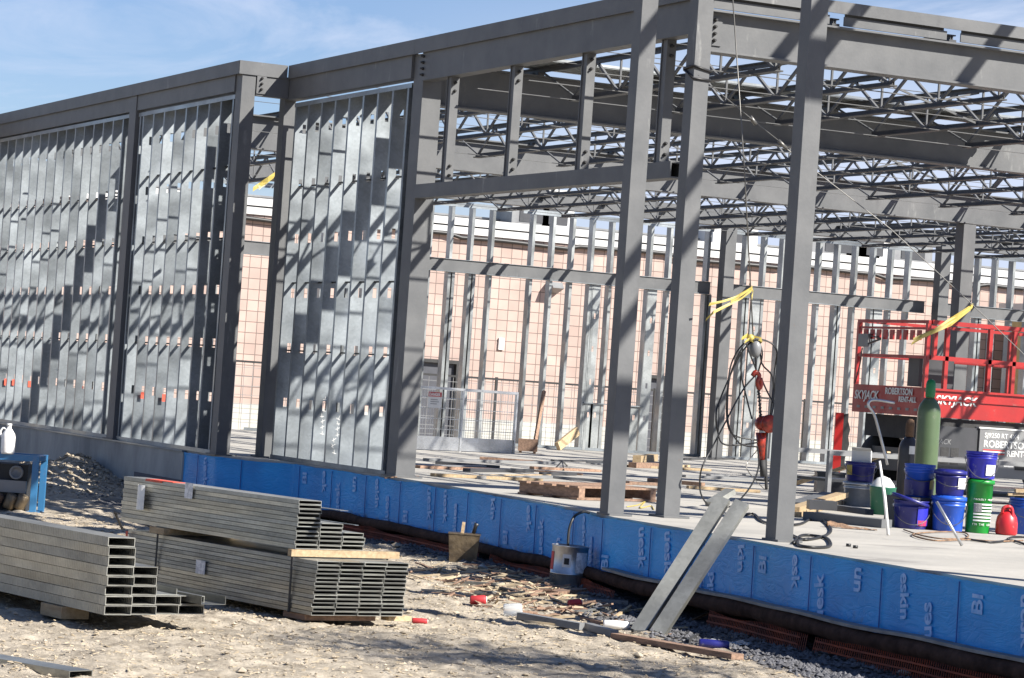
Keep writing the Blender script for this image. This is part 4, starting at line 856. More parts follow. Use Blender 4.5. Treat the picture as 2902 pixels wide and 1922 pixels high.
# ------------------------------------------------------------------ scissor lift
lc = GZ(2122, 1138.5, 0.0)
lf = thing('scissor_lift', 'red scissor lift with lowered railed platform, white lettering and grey chassis cover', 'scissor lift', lc)
lx0, ly0 = lc.x, lc.y; LW, LL = 1.65, 3.6
T = Matrix.Translation((lx0, ly0, 0)) @ Matrix.Diagonal((1, 1, 1.055, 1))
def lb(name, a, c, m, parent=lf):
    b = MB(T); b.box(a, c); return b.build(name, m, parent)
dk = lb('platform', (-LW, 0, .90), (0, LL, 1.24), red_p)
b = MB(T); b.box((-LW+.05, -.012, 1.05), (-.05, -.001, 1.06)); b.box((.001, .0, 1.10), (.02, LL, 1.125)); b.box((.001, 0, 1.215), (.03, LL, 1.24)); b.build('toe_lip', red_p, dk)
for k in range(8):
    b = MB(T); b.box((-LW+.12+.19*k, -.006, .955), (-LW+.19+.19*k, -.001, .985)); b.build('slot', midgrey, dk)
def rail(name, pts, r=.019, m=red_p):
    b = MB(T)
    for p, q in zip(pts, pts[1:]): b.bar(p, q, 2*r, 2*r)
    b.build(name, m, lf)
for z, n_ in ((2.02, 'top_rail'), (1.60, 'mid_rail')):
    rail(n_, [(-LW, 0.02, z), (0, 0.02, z)]); rail(n_, [(-.02, 0.06, z), (-.02, LL, z)], .026); rail(n_, [(-LW+.02, .06, z), (-LW+.02, LL, z)])
rail('top_rail', [(-LW, .02, 1.94), (0, .02, 1.94)], .014)
for (x, y) in ((-LW+.03, .02), (-.03, .02), (-.02, .30), (-.02, .95), (-.02, 1.32), (-.02, 2.35), (-.02, 2.55), (-LW+.02, 1.2), (-LW+.02, 2.4)):
    rail('rail_post', [(x, y, 1.24), (x, y, 2.0)], .026)
for k in range(9): lb('hook', (-LW+.15+.155*k, .005, 1.80), (-LW+.23+.155*k, .03, 1.92), red_p)
cb_ = lb('control_box', (-LW+.10, -.04, 1.70), (-LW+.34, .0, 1.86), midgrey)
b = MB(T); b.bar((-LW+.34, -.03, 1.74), (-LW+.62, -.03, 1.80), .02, .02); b.bar((-LW+.34, -.03, 1.84), (-LW+.62, -.03, 1.81), .015, .015); b.build('lever', bolt, cb_)
b = MB(T); b.tube(curve([(-LW+.2, -.03, 1.69), (-LW+.19, -.04, 1.5), (-LW+.10, -.03, 1.3), (-LW+.06, -.02, 1.25)], 4), .009, 5); b.build('control_cable', blackc, lf)
lb('motor_shroud', (-.55, .1, 1.25), (-.30, .62, 1.62), dkgrey)
lb('underframe', (-LW+.1, .15, .62), (-.06, LL, .89), blackm)
b = MB(T)
for k in range(4):
    b.bar((-.10, .2, .50+.1*k), (-.10, 3.4, .58+.1*(3-k)), .06, .05, up=(0, 0, 1))
b.build('scissor_arm', dkgrey, lf)
lb('chassis', (-LW+.15, .2, .22), (-.12, LL, .50), dkgrey)
cv = lb('chassis_cover', (-.11, .86, .22), (.02, LL, .80), midgrey)
lb('cover_edge', (-.11, .84, .802), (.03, LL, .82), whitep, cv)
lb('side_panel', (-.11, .20, .22), (.0, .84, .80), dkgrey)
for y in (.30, .45):
    b = MB(T); b.box((.001, y, .35), (.004, y+.12, .55)); b.build('hatch', blackm, lf)
for (y, z) in ((.55, .45), (2.9, .45)):
    pass
for x in (-LW+.10, -.26):
    for y in (.45, 3.0):
        b = MB(T); b.lathe([(.12, 0), (.30, .01), (.33, .05), (.33, .19), (.30, .23), (.12, .24)], (x-.1, y, .335), 28, (1, 0, 0)); w_ = b.build('wheel', blackm, lf)
        b = MB(T); b.lathe([(.11, .2415), (.10, .25)], (x-.1, y, .335), 18, (1, 0, 0)); b.build('hub', midgrey, w_)
fY = frame((lx0-LW+.10, ly0-.0015, 1.05), (1, 0, 0), (0, 0, 1)); fXs = lambda y, z: frame((lx0+.0315, ly0+y, z), (0, 1, 0), (0, 0, 1))
text('lettering', 'SKYJACK', .155, frame((lx0-LW+.06, ly0-.0135, 1.1236), (1, 0, 0), (0, 0, 1)), whitep, dk, .002, shear=.2, weight=.003, sx=.9)
text('lettering', 'ROBERTSON', .115, frame((lx0-LW+.78, ly0-.0135, 1.2027), (1, 0, 0), (0, 0, 1)), whitep, dk, .002, weight=.003, sx=.95)
text('lettering', 'RENT-ALL', .095, frame((lx0-LW+1.10, ly0-.0135, 1.1130), (1, 0, 0), (0, 0, 1)), whitep, dk, .002, weight=.003, sx=.95)
text('lettering', 'SKYJACK', .155, frame((lx0+.0035, ly0+.16, 1.118), (0, 1, 0), (0, 0, 1)), whitep, dk, .004, shear=.25, weight=.003, sx=1.0)
text('lettering', 'SJ9250 RT 4X4', .085, frame((lx0+.0215, ly0+.93, 0.7385), (0, 1, 0), (0, 0, 1)), whitep, cv, .002, weight=.001)
text('lettering', 'ROBERTSON', .125, frame((lx0+.0215, ly0+.92, 0.6172), (0, 1, 0), (0, 0, 1)), whitep, cv, .002, weight=.002)
text('lettering', 'RENT-ALL', .105, frame((lx0+.0215, ly0+1.28, 0.5169), (0, 1, 0), (0, 0, 1)), whitep, cv, .002, weight=.002)
for z, m_ in ((.545, redprint), (.525, whitep), (.50, redprint)):
    b = MB(T); b.box((.0205, .92, z), (.0225, 1.25, z+.014)); b.build('stripe', m_, cv)
b = MB(T); b.box((.0205, 1.25, .36), (.0225, 1.40, .41)); b.build('sticker', whitep, cv)
b = MB(T); b.box((.0205, 1.42, .33), (.03, 1.60, .41)); b.build('grip_recess', blackm, cv)
text('lettering', 'JACK', .09, frame((lx0+.0015, ly0+.24, .62), (0, 1, 0), (0, 0, 1)), midgrey, lf, .002, shear=.2)
for px, lab in ((1928, 'red steel jack post with torn black rubber, standing left of the scissor lift'), (2050, 'red steel jack post with torn black rubber, between pipe handle and black cylinder')):
    p = GZ(px+4, 1098 if px < 2000 else 1120, 0); jp = thing('jack_post', lab, 'post', p, 'red jack posts beside the scissor lift'); M = frame(p, RR, DD)
    h = .92; b = MB(M); b.box((-.06, -.05, .001), (.06, .05, h)); b.build('tube', red_p, jp)
    b = MB(M); vs = []
    for i in range(8):
        z = h*(1-i/8)*.98; x = .13+.05*rnd.random()-(.06 if i > 5 else 0); vs += [(.061, -.045, z), (x, -.045, z+.02*rnd.random()), (x, .045, z), (.061, .045, z)]
    b.add(vs, [f for i in range(7) for f in ((4*i, 4*i+1, 4*i+5, 4*i+4), (4*i+1, 4*i+2, 4*i+6, 4*i+5), (4*i+2, 4*i+3, 4*i+7, 4*i+6))]); b.build('rubber_flap', blackm, jp)

# ------------------------------------------------------------------ mesh barrier with danger sign
ga = GZ(948, 1040, 0); gb = GZ(1190, 1050, 0); gx_ = (gb-ga).normalized(); glen = (gb-ga).length
gt = thing('mesh_barrier', 'galvanised mesh barrier with kick plate and red and white danger sign', 'barrier', ga)
Mg2 = frame(ga, gx_, V(-gx_.y, gx_.x, 0)); gh_ = .86
for x in (0, glen*.46, glen-.035):
    b = MB(Mg2); b.box((x, 0, .001), (x+.035, .035, gh_)); b.build('post', galvp, gt)
b = MB(Mg2); b.box((0, 0, gh_+.001), (glen, .035, gh_+.036)); b.build('top_rail', galvp, gt)
b = MB(Mg2); b.box((.036, .01, .01), (glen-.036, .02, .20)); b.build('kick_plate', galvp, gt)
b = MB(Mg2)
for z in np.linspace(.30, .74, 4): b.box((.036, .011, z), (glen-.036, .019, z+.010))
for x in np.arange(.08, glen-.05, .052): b.box((x, .0075, .201), (x+.004, .0105, gh_))
b.build('wire_mesh', galvp, gt)
sx0 = glen*.13
b = MB(Mg2); b.box((sx0, -.010, .60), (sx0+.28, -.004, .82)); sg = b.build('danger_sign', whitep, gt)
b = MB(Mg2); b.box((sx0, -.013, .755), (sx0+.28, -.0105, .82)); b.build('sign_header', redprint, sg)
FM = Mg2 @ Matrix(((1, 0, 0, sx0+.012), (0, 0, -1, -.0135), (0, 1, 0, .767), (0, 0, 0, 1)))
text('lettering', 'DANGER', .058, FM, whitep, sg, .001, weight=.002)
b = MB(Mg2)
for z, x in ((.71, .10), (.68, .13), (.65, .09)): b.box((sx0+.05, -.012, z), (sx0+.10+x, -.0105, z+.010))
b.build('sign_print', midgrey, sg)

# ------------------------------------------------------------------ chain hoist, cables, tapes
def hz(x, y, X=0.3): return GX((1950+x/2.85)*2368/2902, (900+y/2.85)*2368/2902, X)
ch = thing('chain_hoist', 'orange red lever chain hoist hanging in a tangle of dark cable loops', 'hoist', hz(600, 1300))
b = MB(); b.tube([GX(1690, 0, 0.3)+V(0, 0, .12), GX(1722, 400, 0.3), hz(525, 150)], .0055, 6); b.build('hanging_cable', cablem, ch)
def blobx(c, r, m, name, par, sq=(1, 1, 1)):
    b = MB(); pf = [(r*math.sin(q), -r*math.cos(q)*sq[2]) for q in np.linspace(.05, math.pi-.05, 9)]; b.lathe(pf, c, 14); return b.build(name, m, par)
body = blobx(hz(605, 855), .068, orange_h, 'hoist_body', ch, (1, 1, .9))
b = MB(); b.lathe([(.03, -.06), (.07, -.05), (.075, 0), (.07, .05), (.03, .06)], hz(605, 855)+V(.05, .03, 0), 18, V(.9, -.4, 0)); b.build('gear_cover', orange_h, ch)
b = MB(); b.tube([hz(590, 930), hz(590, 1020), hz(597, 1150)], [.045, .036, .022], 10); b.build('lever', orange_h, ch)
b = MB(); b.tube([hz(600, 1150), hz(607, 1285)], .026, 8); b.build('grip', blackm, ch)
b = MB(); b.tube(curve([hz(640, 880), hz(632, 1000), hz(625, 1150), hz(630, 1290), hz(632, 1390)], 3), .013, 6); b.build('slack_chain', bolt, ch)
b = MB(); b.tube(curve([hz(520, 470), hz(545, 440), hz(575, 470), hz(560, 520), hz(572, 575), hz(590, 540), hz(582, 490)], 4), .018, 7); b.build('hook', orange_h, ch)
b = MB(); P = [hz(568, 585), hz(575, 640), hz(580, 720), hz(585, 790)]
for i in range(16):
    t = i/15*3; j = min(2, int(t)); p = P[j].lerp(P[j+1], t-j); b.bar(p-V(0, .008 if i % 2 else 0, .012), p+V(0, .008 if i % 2 else 0, .012), .018 if i % 2 else .008, .008 if i % 2 else .018, up=(1, 0, 0))
b.build('load_chain', bolt, ch)
def cab(pts, r=.007, m=blackc): 
    b = MB(); b.tube(curve([hz(x, y, 0.3+rnd.uniform(-.04, .04)) for x, y in pts], 5), r, 5); b.build('cable_loop', m, ch)
cab([(520, 180), (430, 230), (350, 370), (320, 560), (310, 760), (330, 900), (390, 960), (550, 990)])
cab([(520, 180), (440, 240), (340, 470), (318, 700), (330, 880), (400, 1000), (460, 1035), (560, 1045)])
cab([(520, 185), (450, 260), (380, 380), (250, 680), (225, 800), (240, 930), (280, 1020), (400, 1030), (560, 1010)])
cab([(540, 170), (640, 190), (715, 260), (700, 420), (680, 650), (660, 830)])
cab([(540, 170), (660, 200), (720, 300), (700, 560), (690, 680)], .006)
cab([(460, 190), (510, 320), (550, 420)]); cab([(560, 180), (545, 300), (548, 430)]); cab([(575, 185), (600, 300), (570, 430)]); cab([(580, 190), (596, 370), (680, 480), (690, 700), (660, 840)])
cab([(430, 280), (430, 460), (470, 640), (515, 820)]); cab([(560, 450), (440, 590), (300, 850), (190, 1060), (110, 1220), (95, 1370), (120, 1460), (175, 1530)], .007)
cab([(560, 1040), (570, 1200), (520, 1340), (420, 1470), (330, 1530), (170, 1535)], .007); cab([(595, 500), (640, 600), (690, 690)])
cab([(555, 1075), (480, 1170), (475, 1220), (530, 1300), (620, 1390)], .004, cablem); cab([(250, 700), (245, 900), (225, 1140)], .005)
blobx(hz(545, 250), .05, midgrey, 'pulley_block', ch, (1, 1, 1.5))
def ribbon(pts, wd, name, m, par, X):
    b = MB(); P = [GX(x, y, X+rnd.uniform(-.03, .03)) for x, y in pts]; vs = []
    for i, p in enumerate(P): q = V(.3*math.sin(i*2), .2*math.cos(i*1.7), 1).normalized()*wd*(.6+.5*rnd.random()); vs += [p-q, p+q]
    b.add(vs, [(2*i, 2*i+2, 2*i+3, 2*i+1) for i in range(len(P)-1)]); return b.build(name, m, par)
kn = blobx(hz(505, 165), .03, yellowm, 'yellow_knot', ch)
for pp in ([(1715, 783), (1728, 776), (1742, 790)], [(1722, 792), (1740, 778), (1762, 786), (1752, 796)]): ribbon(pp, .018, 'tape_end', yellowm, ch, .32)
yt = thing('yellow_tape', 'yellow caution tape tied to the hoist cable, blowing to the left', 'tape', GX(1737, 668, .3), 'yellow caution tape tied to cables')
for pp in ([(1740, 665), (1722, 676), (1700, 688), (1672, 697), (1640, 704)], [(1738, 672), (1715, 690), (1690, 702), (1650, 722), (1632, 740)], [(1736, 668), (1712, 684), (1690, 698)], [(1733, 655), (1742, 676), (1738, 690)]): ribbon(pp, .014, 'tape_tail', yellowm, yt, .3)
gw = thing('guy_wire', 'thin guy wire with turnbuckle running from the corner column down to the slab at right', 'cable', GX(2368, 820, -.12))
WX = -.13
b = MB(); b.tube([V(.18, -.04, GX(1600, 175, .1).z), GX(1745, 281, WX+.1), GX(1800, 325, WX)], .004, 5); b.tube([GX(1820, 345, WX), GX(2060, 530, WX), GX(2250, 706, WX), GX(2368, 820, WX), GX(2368, 820, WX)+V(0, 2.2, -1.40)], .004, 5); b.build('wire', cablem, gw)
b = MB(); b.tube([GX(1735, 270, WX+.1), GX(1748, 288, WX+.1)], .018, 7); b.tube([GX(1800, 325, WX), GX(1820, 345, WX)], .016, 7); b.build('turnbuckle', cablem, gw)
b = MB(); zc_ = GX(1600, 158, .1).z
b.tube([V(.03, -.09, zc_), V(.19, -.09, zc_+.01), V(.19, .07, zc_-.02), V(.03, .07, zc_), V(.03, -.09, zc_)], .012, 6); b.tube([V(.03, -.09, zc_-.01), V(.19, -.09, zc_-.09), V(.19, .07, zc_-.09)], .010, 6); b.build('choker', blackc, gw)
y2 = thing('yellow_tape', 'long yellow caution tape tied to the guy wire above the scissor lift', 'tape', GX(2250, 706, WX), 'yellow caution tape tied to cables')
for pp in ([(2250, 704), (2225, 722), (2190, 745), (2150, 770), (2108, 795)], [(2250, 708), (2215, 733), (2180, 758), (2130, 780)], [(2248, 712), (2200, 750), (2160, 765), (2112, 785)]): ribbon(pp, .017, 'tape_tail', yellowm, y2, WX)
y3 = thing('yellow_tape', 'short yellow caution tape fluttering in the narrow opening at left', 'tape', GX(636, 404, -10.5), 'yellow caution tape tied to cables')
for pp in ([(637, 402), (620, 415), (600, 428), (585, 438)], [(634, 408), (615, 420), (598, 434)]): ribbon(pp, .035, 'tape_tail', yellowm, y3, -10.5)

# ------------------------------------------------------------------ lumber, pallet and scraps on the slab
pa = GZ(1200, 1143, 0.0); pdir = (GZ(1345, 1160, 0)-pa); PM = frame(pa, V(pdir.x, pdir.y, 0), V(-pdir.y, pdir.x, 0)); PM = frame(pa, V(.66, .28, 0), V(-.28, .66, 0))
pal = thing('wooden_pallet', 'weathered red brown wooden pallet lying on the slab behind the two front columns', 'pallet', pa)
for y in (0, .5, 1.0):
    b = MB(PM); b.box((0, y, .022), (.70, y+.08, .105)); b.build('stringer', oldwood, pal)
for x in (0, .15, .30, .45, .60):
    b = MB(PM); b.box((x, -.02, .106), (x+.10, 1.12, .124)); b.build('deck_board', oldwood, pal)
for x in (0, .30, .60):
    b = MB(PM); b.box((x, -.02, .003), (x+.10, 1.12, .021)); b.build('bottom_board', oldwood, pal)
def zplank(name, label, a, c, wd, th, m, cat='lumber', za=.0, zb=.0, group=None):
    A_ = GZ(*a, za); B_ = GZ(*c, zb); A_.z += th/2+.002; B_.z += th/2+.002
    b = MB(); b.bar(A_, B_, wd, th); return tag(b.build(name, m, None, origin=(A_+B_)/2), label, cat, group)
A_ = GZ(1822, 1124, .02); B_ = GX(2056, 1048, A_.x+1.1); b = MB(); b.bar(A_, B_, .09, .04); tag(b.build('wood_board', wood, None, origin=A_), 'long pale board propped from the slab up towards the black gas cylinder', 'lumber')
zplank('wood_board', 'pale board lying on scraps right of the slab edge column', (1835, 1186), (1950, 1150), .10, .05, wood, za=.03, zb=.10)
zplank('wood_board', 'second pale board under the first, right of the slab edge column', (1838, 1196), (1952, 1163), .08, .04, wood)
zplank('steel_channel', 'grey steel channel lying on the slab below the pale boards', (1868, 1203), (2050, 1222), .14, .07, steel, 'steel piece')
zplank('steel_channel', 'short grey steel angle lying across other steel scraps', (1895, 1176), (2010, 1192), .08, .05, steel, 'steel piece', za=.07, zb=.07)
zplank('steel_channel', 'flat grey steel plate leaning behind the pale boards', (1838, 1165), (1920, 1142), .16, .012, steel, 'steel piece', za=.03, zb=.12)
b = MB(); p = GZ(1900, 1200, 0.002); b.prism([(p.x-.1, p.y-.1), (p.x+.05, p.y-.16), (p.x+.08, p.y+.1), (p.x-.08, p.y+.14)], .08, .16); tag(b.build('steel_scrap', dkgrey, None, origin=p), 'dark cut steel scrap beside the boards right of the slab edge column', 'scrap')
bxp = GZ(1908, 1140, .001); b = MB(frame(bxp, RR, DD)); b.box((-.10, 0, 0), (.22, .3, .22)); b.box((-.11, -.01, .2205), (.23, .31, .24)); tag(b.build('dark_bin', dkgrey, None, origin=bxp), 'dark grey bin behind the long propped board', 'bin')
ragp = GZ(1958, 1222, .002); b = MB(frame(ragp, RR, DD)); vs = []
for i in range(14):
    for j in range(6):
        x = -.16+.40*i/13; y = -.07+.14*j/5; h = max(.002, (.055-.004*i)*(1-abs(j-2.5)/2.7)+.02*noise.noise(V(x*22, y*22, 1))); vs.append((x, y, h))
b.add(vs, [(i*6+j, (i+1)*6+j, (i+1)*6+j+1, i*6+j+1) for i in range(13) for j in range(5)], True); tag(b.build('brown_rag', rag, None, origin=ragp), 'dirty brown rag lying on the slab before the navy pail', 'rag')
lines = [((965, 1083), (1190, 1092), 'long thin board lying on the slab just right of the panel end column'), ((1000, 1102), (1250, 1114), 'thin board lying along the slab before the pallet'), ((985, 1066), (1300, 1074), 'far thin board on the slab below the mesh barrier'),
         ((1230, 1085), (1385, 1092), 'grey sawn board on the slab behind the pallet'), ((1500, 1083), (1640, 1090), 'board on the slab behind the two front columns'), ((1580, 1104), (1760, 1112), 'long board on the slab left of the slab edge column'),
         ((1450, 1120), (1530, 1124), 'short board between the two front columns'), ((1590, 1130), (1755, 1140), 'weathered board in front of the hanging hoist')]
for i, (a, c, lab) in enumerate(lines): zplank('wood_board', lab, a, c, .09, .03, (oldwood, wood, midgrey)[i % 3], group='boards scattered on the slab')
rb2 = random.Random(21)
for i in range(22):
    x = rb2.uniform(985, 1750); y = rb2.uniform(1058, 1128); ln = rb2.uniform(40, 170); sl_ = rb2.uniform(-.01, .09)
    zplank('wood_board', 'one of the thin weathered boards strewn across the slab around the pallet', (x, y), (x+ln, y+ln*sl_), rb2.uniform(.04, .10), rb2.uniform(.015, .04), rb2.choice((oldwood, midgrey, wood, dkgrey)), group='boards scattered on the slab')
zplank('wood_block', 'short pinkish timber offcut stacked on another behind the front columns', (1472, 1070), (1512, 1066), .12, .10, wood, 'wood block')
zplank('wood_block', 'timber offcut lying on the slab behind the corner column', (1462, 1082), (1560, 1084), .12, .07, oldwood, 'wood block')
zplank('leaning_timber', 'dark thin timber leaning on the far studs right of the mesh barrier', (1236, 1013), (1258, 905), .04, .04, oldwood, 'lumber', za=0, zb=.9) if False else None
fa = GX(1236, 1022, -21.2); fb_ = GX(1258, 905, -21.8)
b = MB(); b.bar(V(fa.x, fa.y, .02), fb_, .05, .05, up=(1, 0, 0)); tag(b.build('leaning_timber', oldwood, None, origin=V(fa.x, fa.y, .02)), 'thin dark timber leaning on the far studs right of the mesh barrier', 'lumber')
fa = GX(1290, 1030, -21.0); fb_ = GX(1335, 997, -21.4); b = MB(); b.bar(V(fa.x, fa.y, .06), fb_, .14, .06, up=(1, 0, 0)); tag(b.build('leaning_timber', wood, None, origin=V(fa.x, fa.y, .05)), 'short pale timber propped against the base of the far studs', 'lumber')
bxp = GZ(1197, 1047, .001); b = MB(frame(bxp, RR, DD)); b.box((.0, 0, .03), (.29, .3, .21)); b.box((.02, .02, 0), (.06, .28, .029)); b.box((.23, .02, 0), (.27, .28, .029)); tag(b.build('plywood_box', oldwood, None, origin=bxp), 'brown plywood box standing at the right end of the mesh barrier', 'box')
zplank('leaning_timber', 'thin stick leaning in the far corner of the narrow left opening', (536, 955), (548, 992), .05, .03, oldwood) if False else None
st_ = GZ(1298, 1086, .0); tp = thing('rebar_tripod', 'small dark tripod of bent bars standing on the slab left of the pallet', 'tripod', st_)
for x, y in ((1282, 1086), (1304, 1088), (1312, 1078)): b = MB(); b.bar(GZ(x, y, .005), GX(1300, 1066, st_.x), .012, .012); b.build('leg', bolt, tp)
# cables and small bits at the slab edge column
def slabcable(name, label, pts, r=.011, m=blackc, z=.012):
    b = MB(); P = [GZ(x, y, z) for x, y in pts]; b.tube(curve(P, 5), r, 6); return tag(b.build(name, m, None, origin=P[0]), label, 'cable')
slabcable('welding_cable', 'black welding cable coiled round the foot of the slab edge column', [(1700, 1196), (1740, 1188), (1762, 1205), (1800, 1214), (1850, 1212), (1880, 1198), (1905, 1205), (1922, 1225), (1905, 1240), (1860, 1248), (1832, 1238)])
slabcable('welding_cable', 'black welding cable looped beside the brown rope pad at the slab edge', [(1835, 1256), (1850, 1240), (1875, 1238), (1912, 1245), (1920, 1262), (1890, 1266), (1850, 1262), (1846, 1250), (1870, 1246)])
slabcable('extension_cord', 'thin brown cord lying in loops before the blue and green pails', [(2090, 1225), (2130, 1238), (2180, 1246), (2235, 1244), (2230, 1232), (2170, 1230), (2110, 1236), (2160, 1250), (2240, 1248), (2300, 1252), (2366, 1250)], .006, rag)
slabcable('black_hose', 'black hose trailing on the slab before the red fuel can', [(2232, 1246), (2290, 1254), (2340, 1250), (2372, 1258), (2380, 1244), (2345, 1242), (2330, 1246)], .009)
slabcable('nylon_rope', 'thin yellow cord tangled on the slab between the two front columns', [(1450, 1172), (1475, 1168), (1492, 1160), (1480, 1175), (1505, 1170), (1512, 1178)], .005, yellowm, .006)
slabcable('thin_rope', 'thin brown rope hanging over the slab edge beside the panel end column', [(968, 1102), (920, 1103), (890, 1106)], .006, rag, .004)
for px, py, lab in ((1962, 1264, 'left dark steel nut on the slab edge'), (1978, 1268, 'right dark steel nut on the slab edge')):
    p = GZ(px, py, .001); b = MB(); b.lathe([(.018, 0), (.018, .02)], p, 6); tag(b.build('steel_nut', bolt, None, origin=p), lab, 'nut')

# ------------------------------------------------------------------ things on the dirt by the blue wall
for i, (x0, y0, x1, y1, lab) in enumerate(((1474, 1461, 1672, 1150, 'left one of two bare steel studs leaning from the dirt onto the slab edge'), (1520, 1464, 1716, 1160, 'right one of two bare steel studs leaning from the dirt onto the slab edge'))):
    A_ = hitg(x0, y0); 
    for q_ in np.arange(.3, 3.0, .01):
        B_ = GX(x1, y1, A_.x-q_)
        for t_ in np.linspace(0, 1, 40):
            c_ = A_.lerp(B_, t_)
            if c_.y > edge_y(c_.x)-.02: break
        if c_.z > .03: break
    dvec = (B_-A_).normalized()
    fx_ = frame(A_, dvec, V(-dvec.y, dvec.x, 0) if False else V(.70, -.66, .32).cross(dvec)); ln = (B_-A_).length
    b = MB(fx_); b.box((0, -.049, -.0015), (ln, .049, .0015)); b.box((0, -.051, -.05), (ln, -.049, .0015)); b.box((0, .049, -.05), (ln, .051, .0015)); b.box((0, -.049, -.052), (ln, -.037, -.0495)); b.box((0, .037, -.052), (ln, .049, -.0495))
    tag(b.build('leaning_stud', galvb, None, origin=A_), lab, 'steel stud', 'steel studs leaning on the slab edge')
b = MB(); hp_ = GZ(1668, 1168, .02); b.bar(hp_+V(0, -.12, .0), GX(1690, 1136, hp_.x-.1), .11, .05); tag(b.build('steel_offcut', galvb, None, origin=hp_), 'short bent steel offcut lying on the slab above the leaning studs', 'steel piece')
pp_ = GZ(1311, 1354, -.576); tpail, Mt = None, None
tpl = thing('tin_pail', 'dented galvanised tin pail with warning labels standing on the dirt by the blue wall', 'pail', pp_); Mp = frame(pp_, RR, DD) @ Matrix.Rotation(.03, 4, 'Y')
b = MB(Mp); b.lathe([(.138, 0), (.143, .008), (.143, .09), (.147, .094), (.143, .098), (.143, .30), (.149, .308), (.149, .316), (.141, .316), (.139, .30), (.135, .30), (.001, .298)], (0, 0, 0), 34, cap=False); b.build('body', galvp, tpl)
def wrap(M, rr, q0, q1, z0, z1, m, par, nm='label'):
    b = MB(M); vs = []
    for i in range(9):
        q = R(q0+(q1-q0)*i/8-90)
        for z in (z0, z1): vs.append((math.cos(q)*rr, math.sin(q)*rr, z))
    b.add(vs, [(2*i, 2*i+2, 2*i+3, 2*i+1) for i in range(8)], True); return b.build(nm, m, par)
wrap(Mp, .1450, 20, 68, .11, .27, paper, tpl); wrap(Mp, .1450, -24, 4, .15, .25, whitep, tpl); wrap(Mp, .1455, -18, -2, .17, .22, blackm, tpl, 'warning_symbol'); wrap(Mp, .1450, -88, -60, .12, .26, redprint, tpl)
b = MB(Mp); hs_ = [Mp.inverted() @ q for q in (GX(1313, 1268, pp_.x), GX(1316, 1225, pp_.x-.02), GX(1328, 1195, pp_.x-.05), GX(1348, 1184, pp_.x-.2), GX(1362, 1186, pp_.x-.25))]
b.tube(curve(hs_, 4), .011, 7); b.build('hose', blackc, tpl)
rb_ = GZ(1070, 1299, -.578); rx = thing('tar_box', 'rusty square metal tin with two tool handles sticking out, by the blue wall', 'tin', rb_); Mr = frame(rb_, RR, DD)
b = MB(Mr); b.hexa([(-.115, -.1, 0), (.115, -.1, 0), (.115, .1, 0), (-.115, .1, 0), (-.135, -.11, .235), (.135, -.11, .235), (.135, .11, .235), (-.135, .11, .235)]); b.box((-.14, -.115, .236), (.14, .115, .245)); b.build('body', brass, rx)
b = MB(Mr); b.bar((-.02, 0, .246), (-.012, .0, .34), .028, .028); b.build('tool_handle', wood, rx)
b = MB(Mr); b.tube([(.075, .02, .246), (.09, .02, .31), (.10, .02, .335)], [.016, .016, .022], 8); b.build('tool_handle', bolt, rx)
def can(name, label, px, py, ax, ln, r, m, cat, endm=None, z=0):
    p = hitg(px, py); p.z += r+z; ax = V(*ax).normalized(); t = thing(name, label, cat, p)
    b = MB(); b.lathe([(r*.8, -ln/2), (r, -ln/2+.01), (r, ln/2-.014), (r*.78, ln/2)], p, 18, ax); b.build('body', m, t)
    if endm: b = MB(); b.lathe([(r*.76, ln/2+.0005), (r*.74, ln/2+.004)], p, 18, ax); b.build('end', endm, t)
can('drink_can', 'crushed red and white drink can on the dirt left of the tin pail', 1105, 1400, (.5, .9, .1), .115, .033, redprint, 'can', whitep)
can('drink_can', 'pale red drink can lying in the scraps below the tin pail', 1328, 1407, (.2, .95, .15), .10, .030, redprint, 'can', whitep)
can('drink_can', 'flattened bright red can on the dirt right of the stud bundle', 970, 1443, (.4, .9, 0), .10, .018, redprint, 'can', whitep)
can('plastic_cup', 'clear plastic cup lying on its side in the scraps', 1185, 1426, (.4, .9, .1), .13, .045, clearp, 'cup')
can('white_bottle', 'white plastic bottle lying among the scraps left of the leaning studs', 1424, 1456, (.45, .9, 0), .17, .030, whitepl, 'bottle', whitep)
can('water_bottle', 'blue water bottle lying on the dirt right of the leaning studs', 1650, 1502, (.42, .9, 0), .19, .028, pail_d, 'bottle', whitep)
def gplank(name, label, a, c, wd, th, m, cat='lumber', dz=0, group=None):
    A_ = hitg(*a); B_ = hitg(*c)
    for q in (A_, B_): q.z += th/2+dz
    b = MB(); b.bar(A_, B_, wd, th); return tag(b.build(name, m, None, origin=(A_+B_)/2), label, cat, group)
SC = 'scraps on the dirt by the blue wall'
gplank('steel_channel', 'dark steel channel lying on the dirt, left piece of two end to end', (1200, 1432), (1345, 1458), .06, .045, midgrey, 'steel piece', group=SC)
gplank('steel_channel', 'dark steel channel lying on the dirt, right piece of two end to end', (1358, 1460), (1420, 1474), .06, .045, midgrey, 'steel piece', group=SC)
gplank('wood_board', 'long dark board with a pale cut end lying below the leaning studs', (1425, 1478), (1705, 1530), .09, .035, oldwood, group=SC)
gplank('black_tube', 'thin black tube lying on the dirt right below the leaning studs', (1462, 1466), (1618, 1472), .02, .02, blackm, 'tube', group=SC)
gplank('black_tube', 'thin black tube slanting down from the right end of another', (1618, 1473), (1588, 1488), .02, .02, blackm, 'tube', group=SC)
gplank('grey_board', 'grey board lying behind the drink can below the tin pail', (1352, 1396), (1450, 1400), .06, .03, midgrey, group=SC)
gplank('wood_stick', 'pale forked stick beside the foot of the leaning studs', (1420, 1432), (1458, 1408), .02, .018, wood, 'stick', group=SC)
gplank('grey_board', 'dark slab of scrap lying against the foot of the tin pail', (1275, 1378), (1345, 1370), .12, .03, oldwood, group=SC)
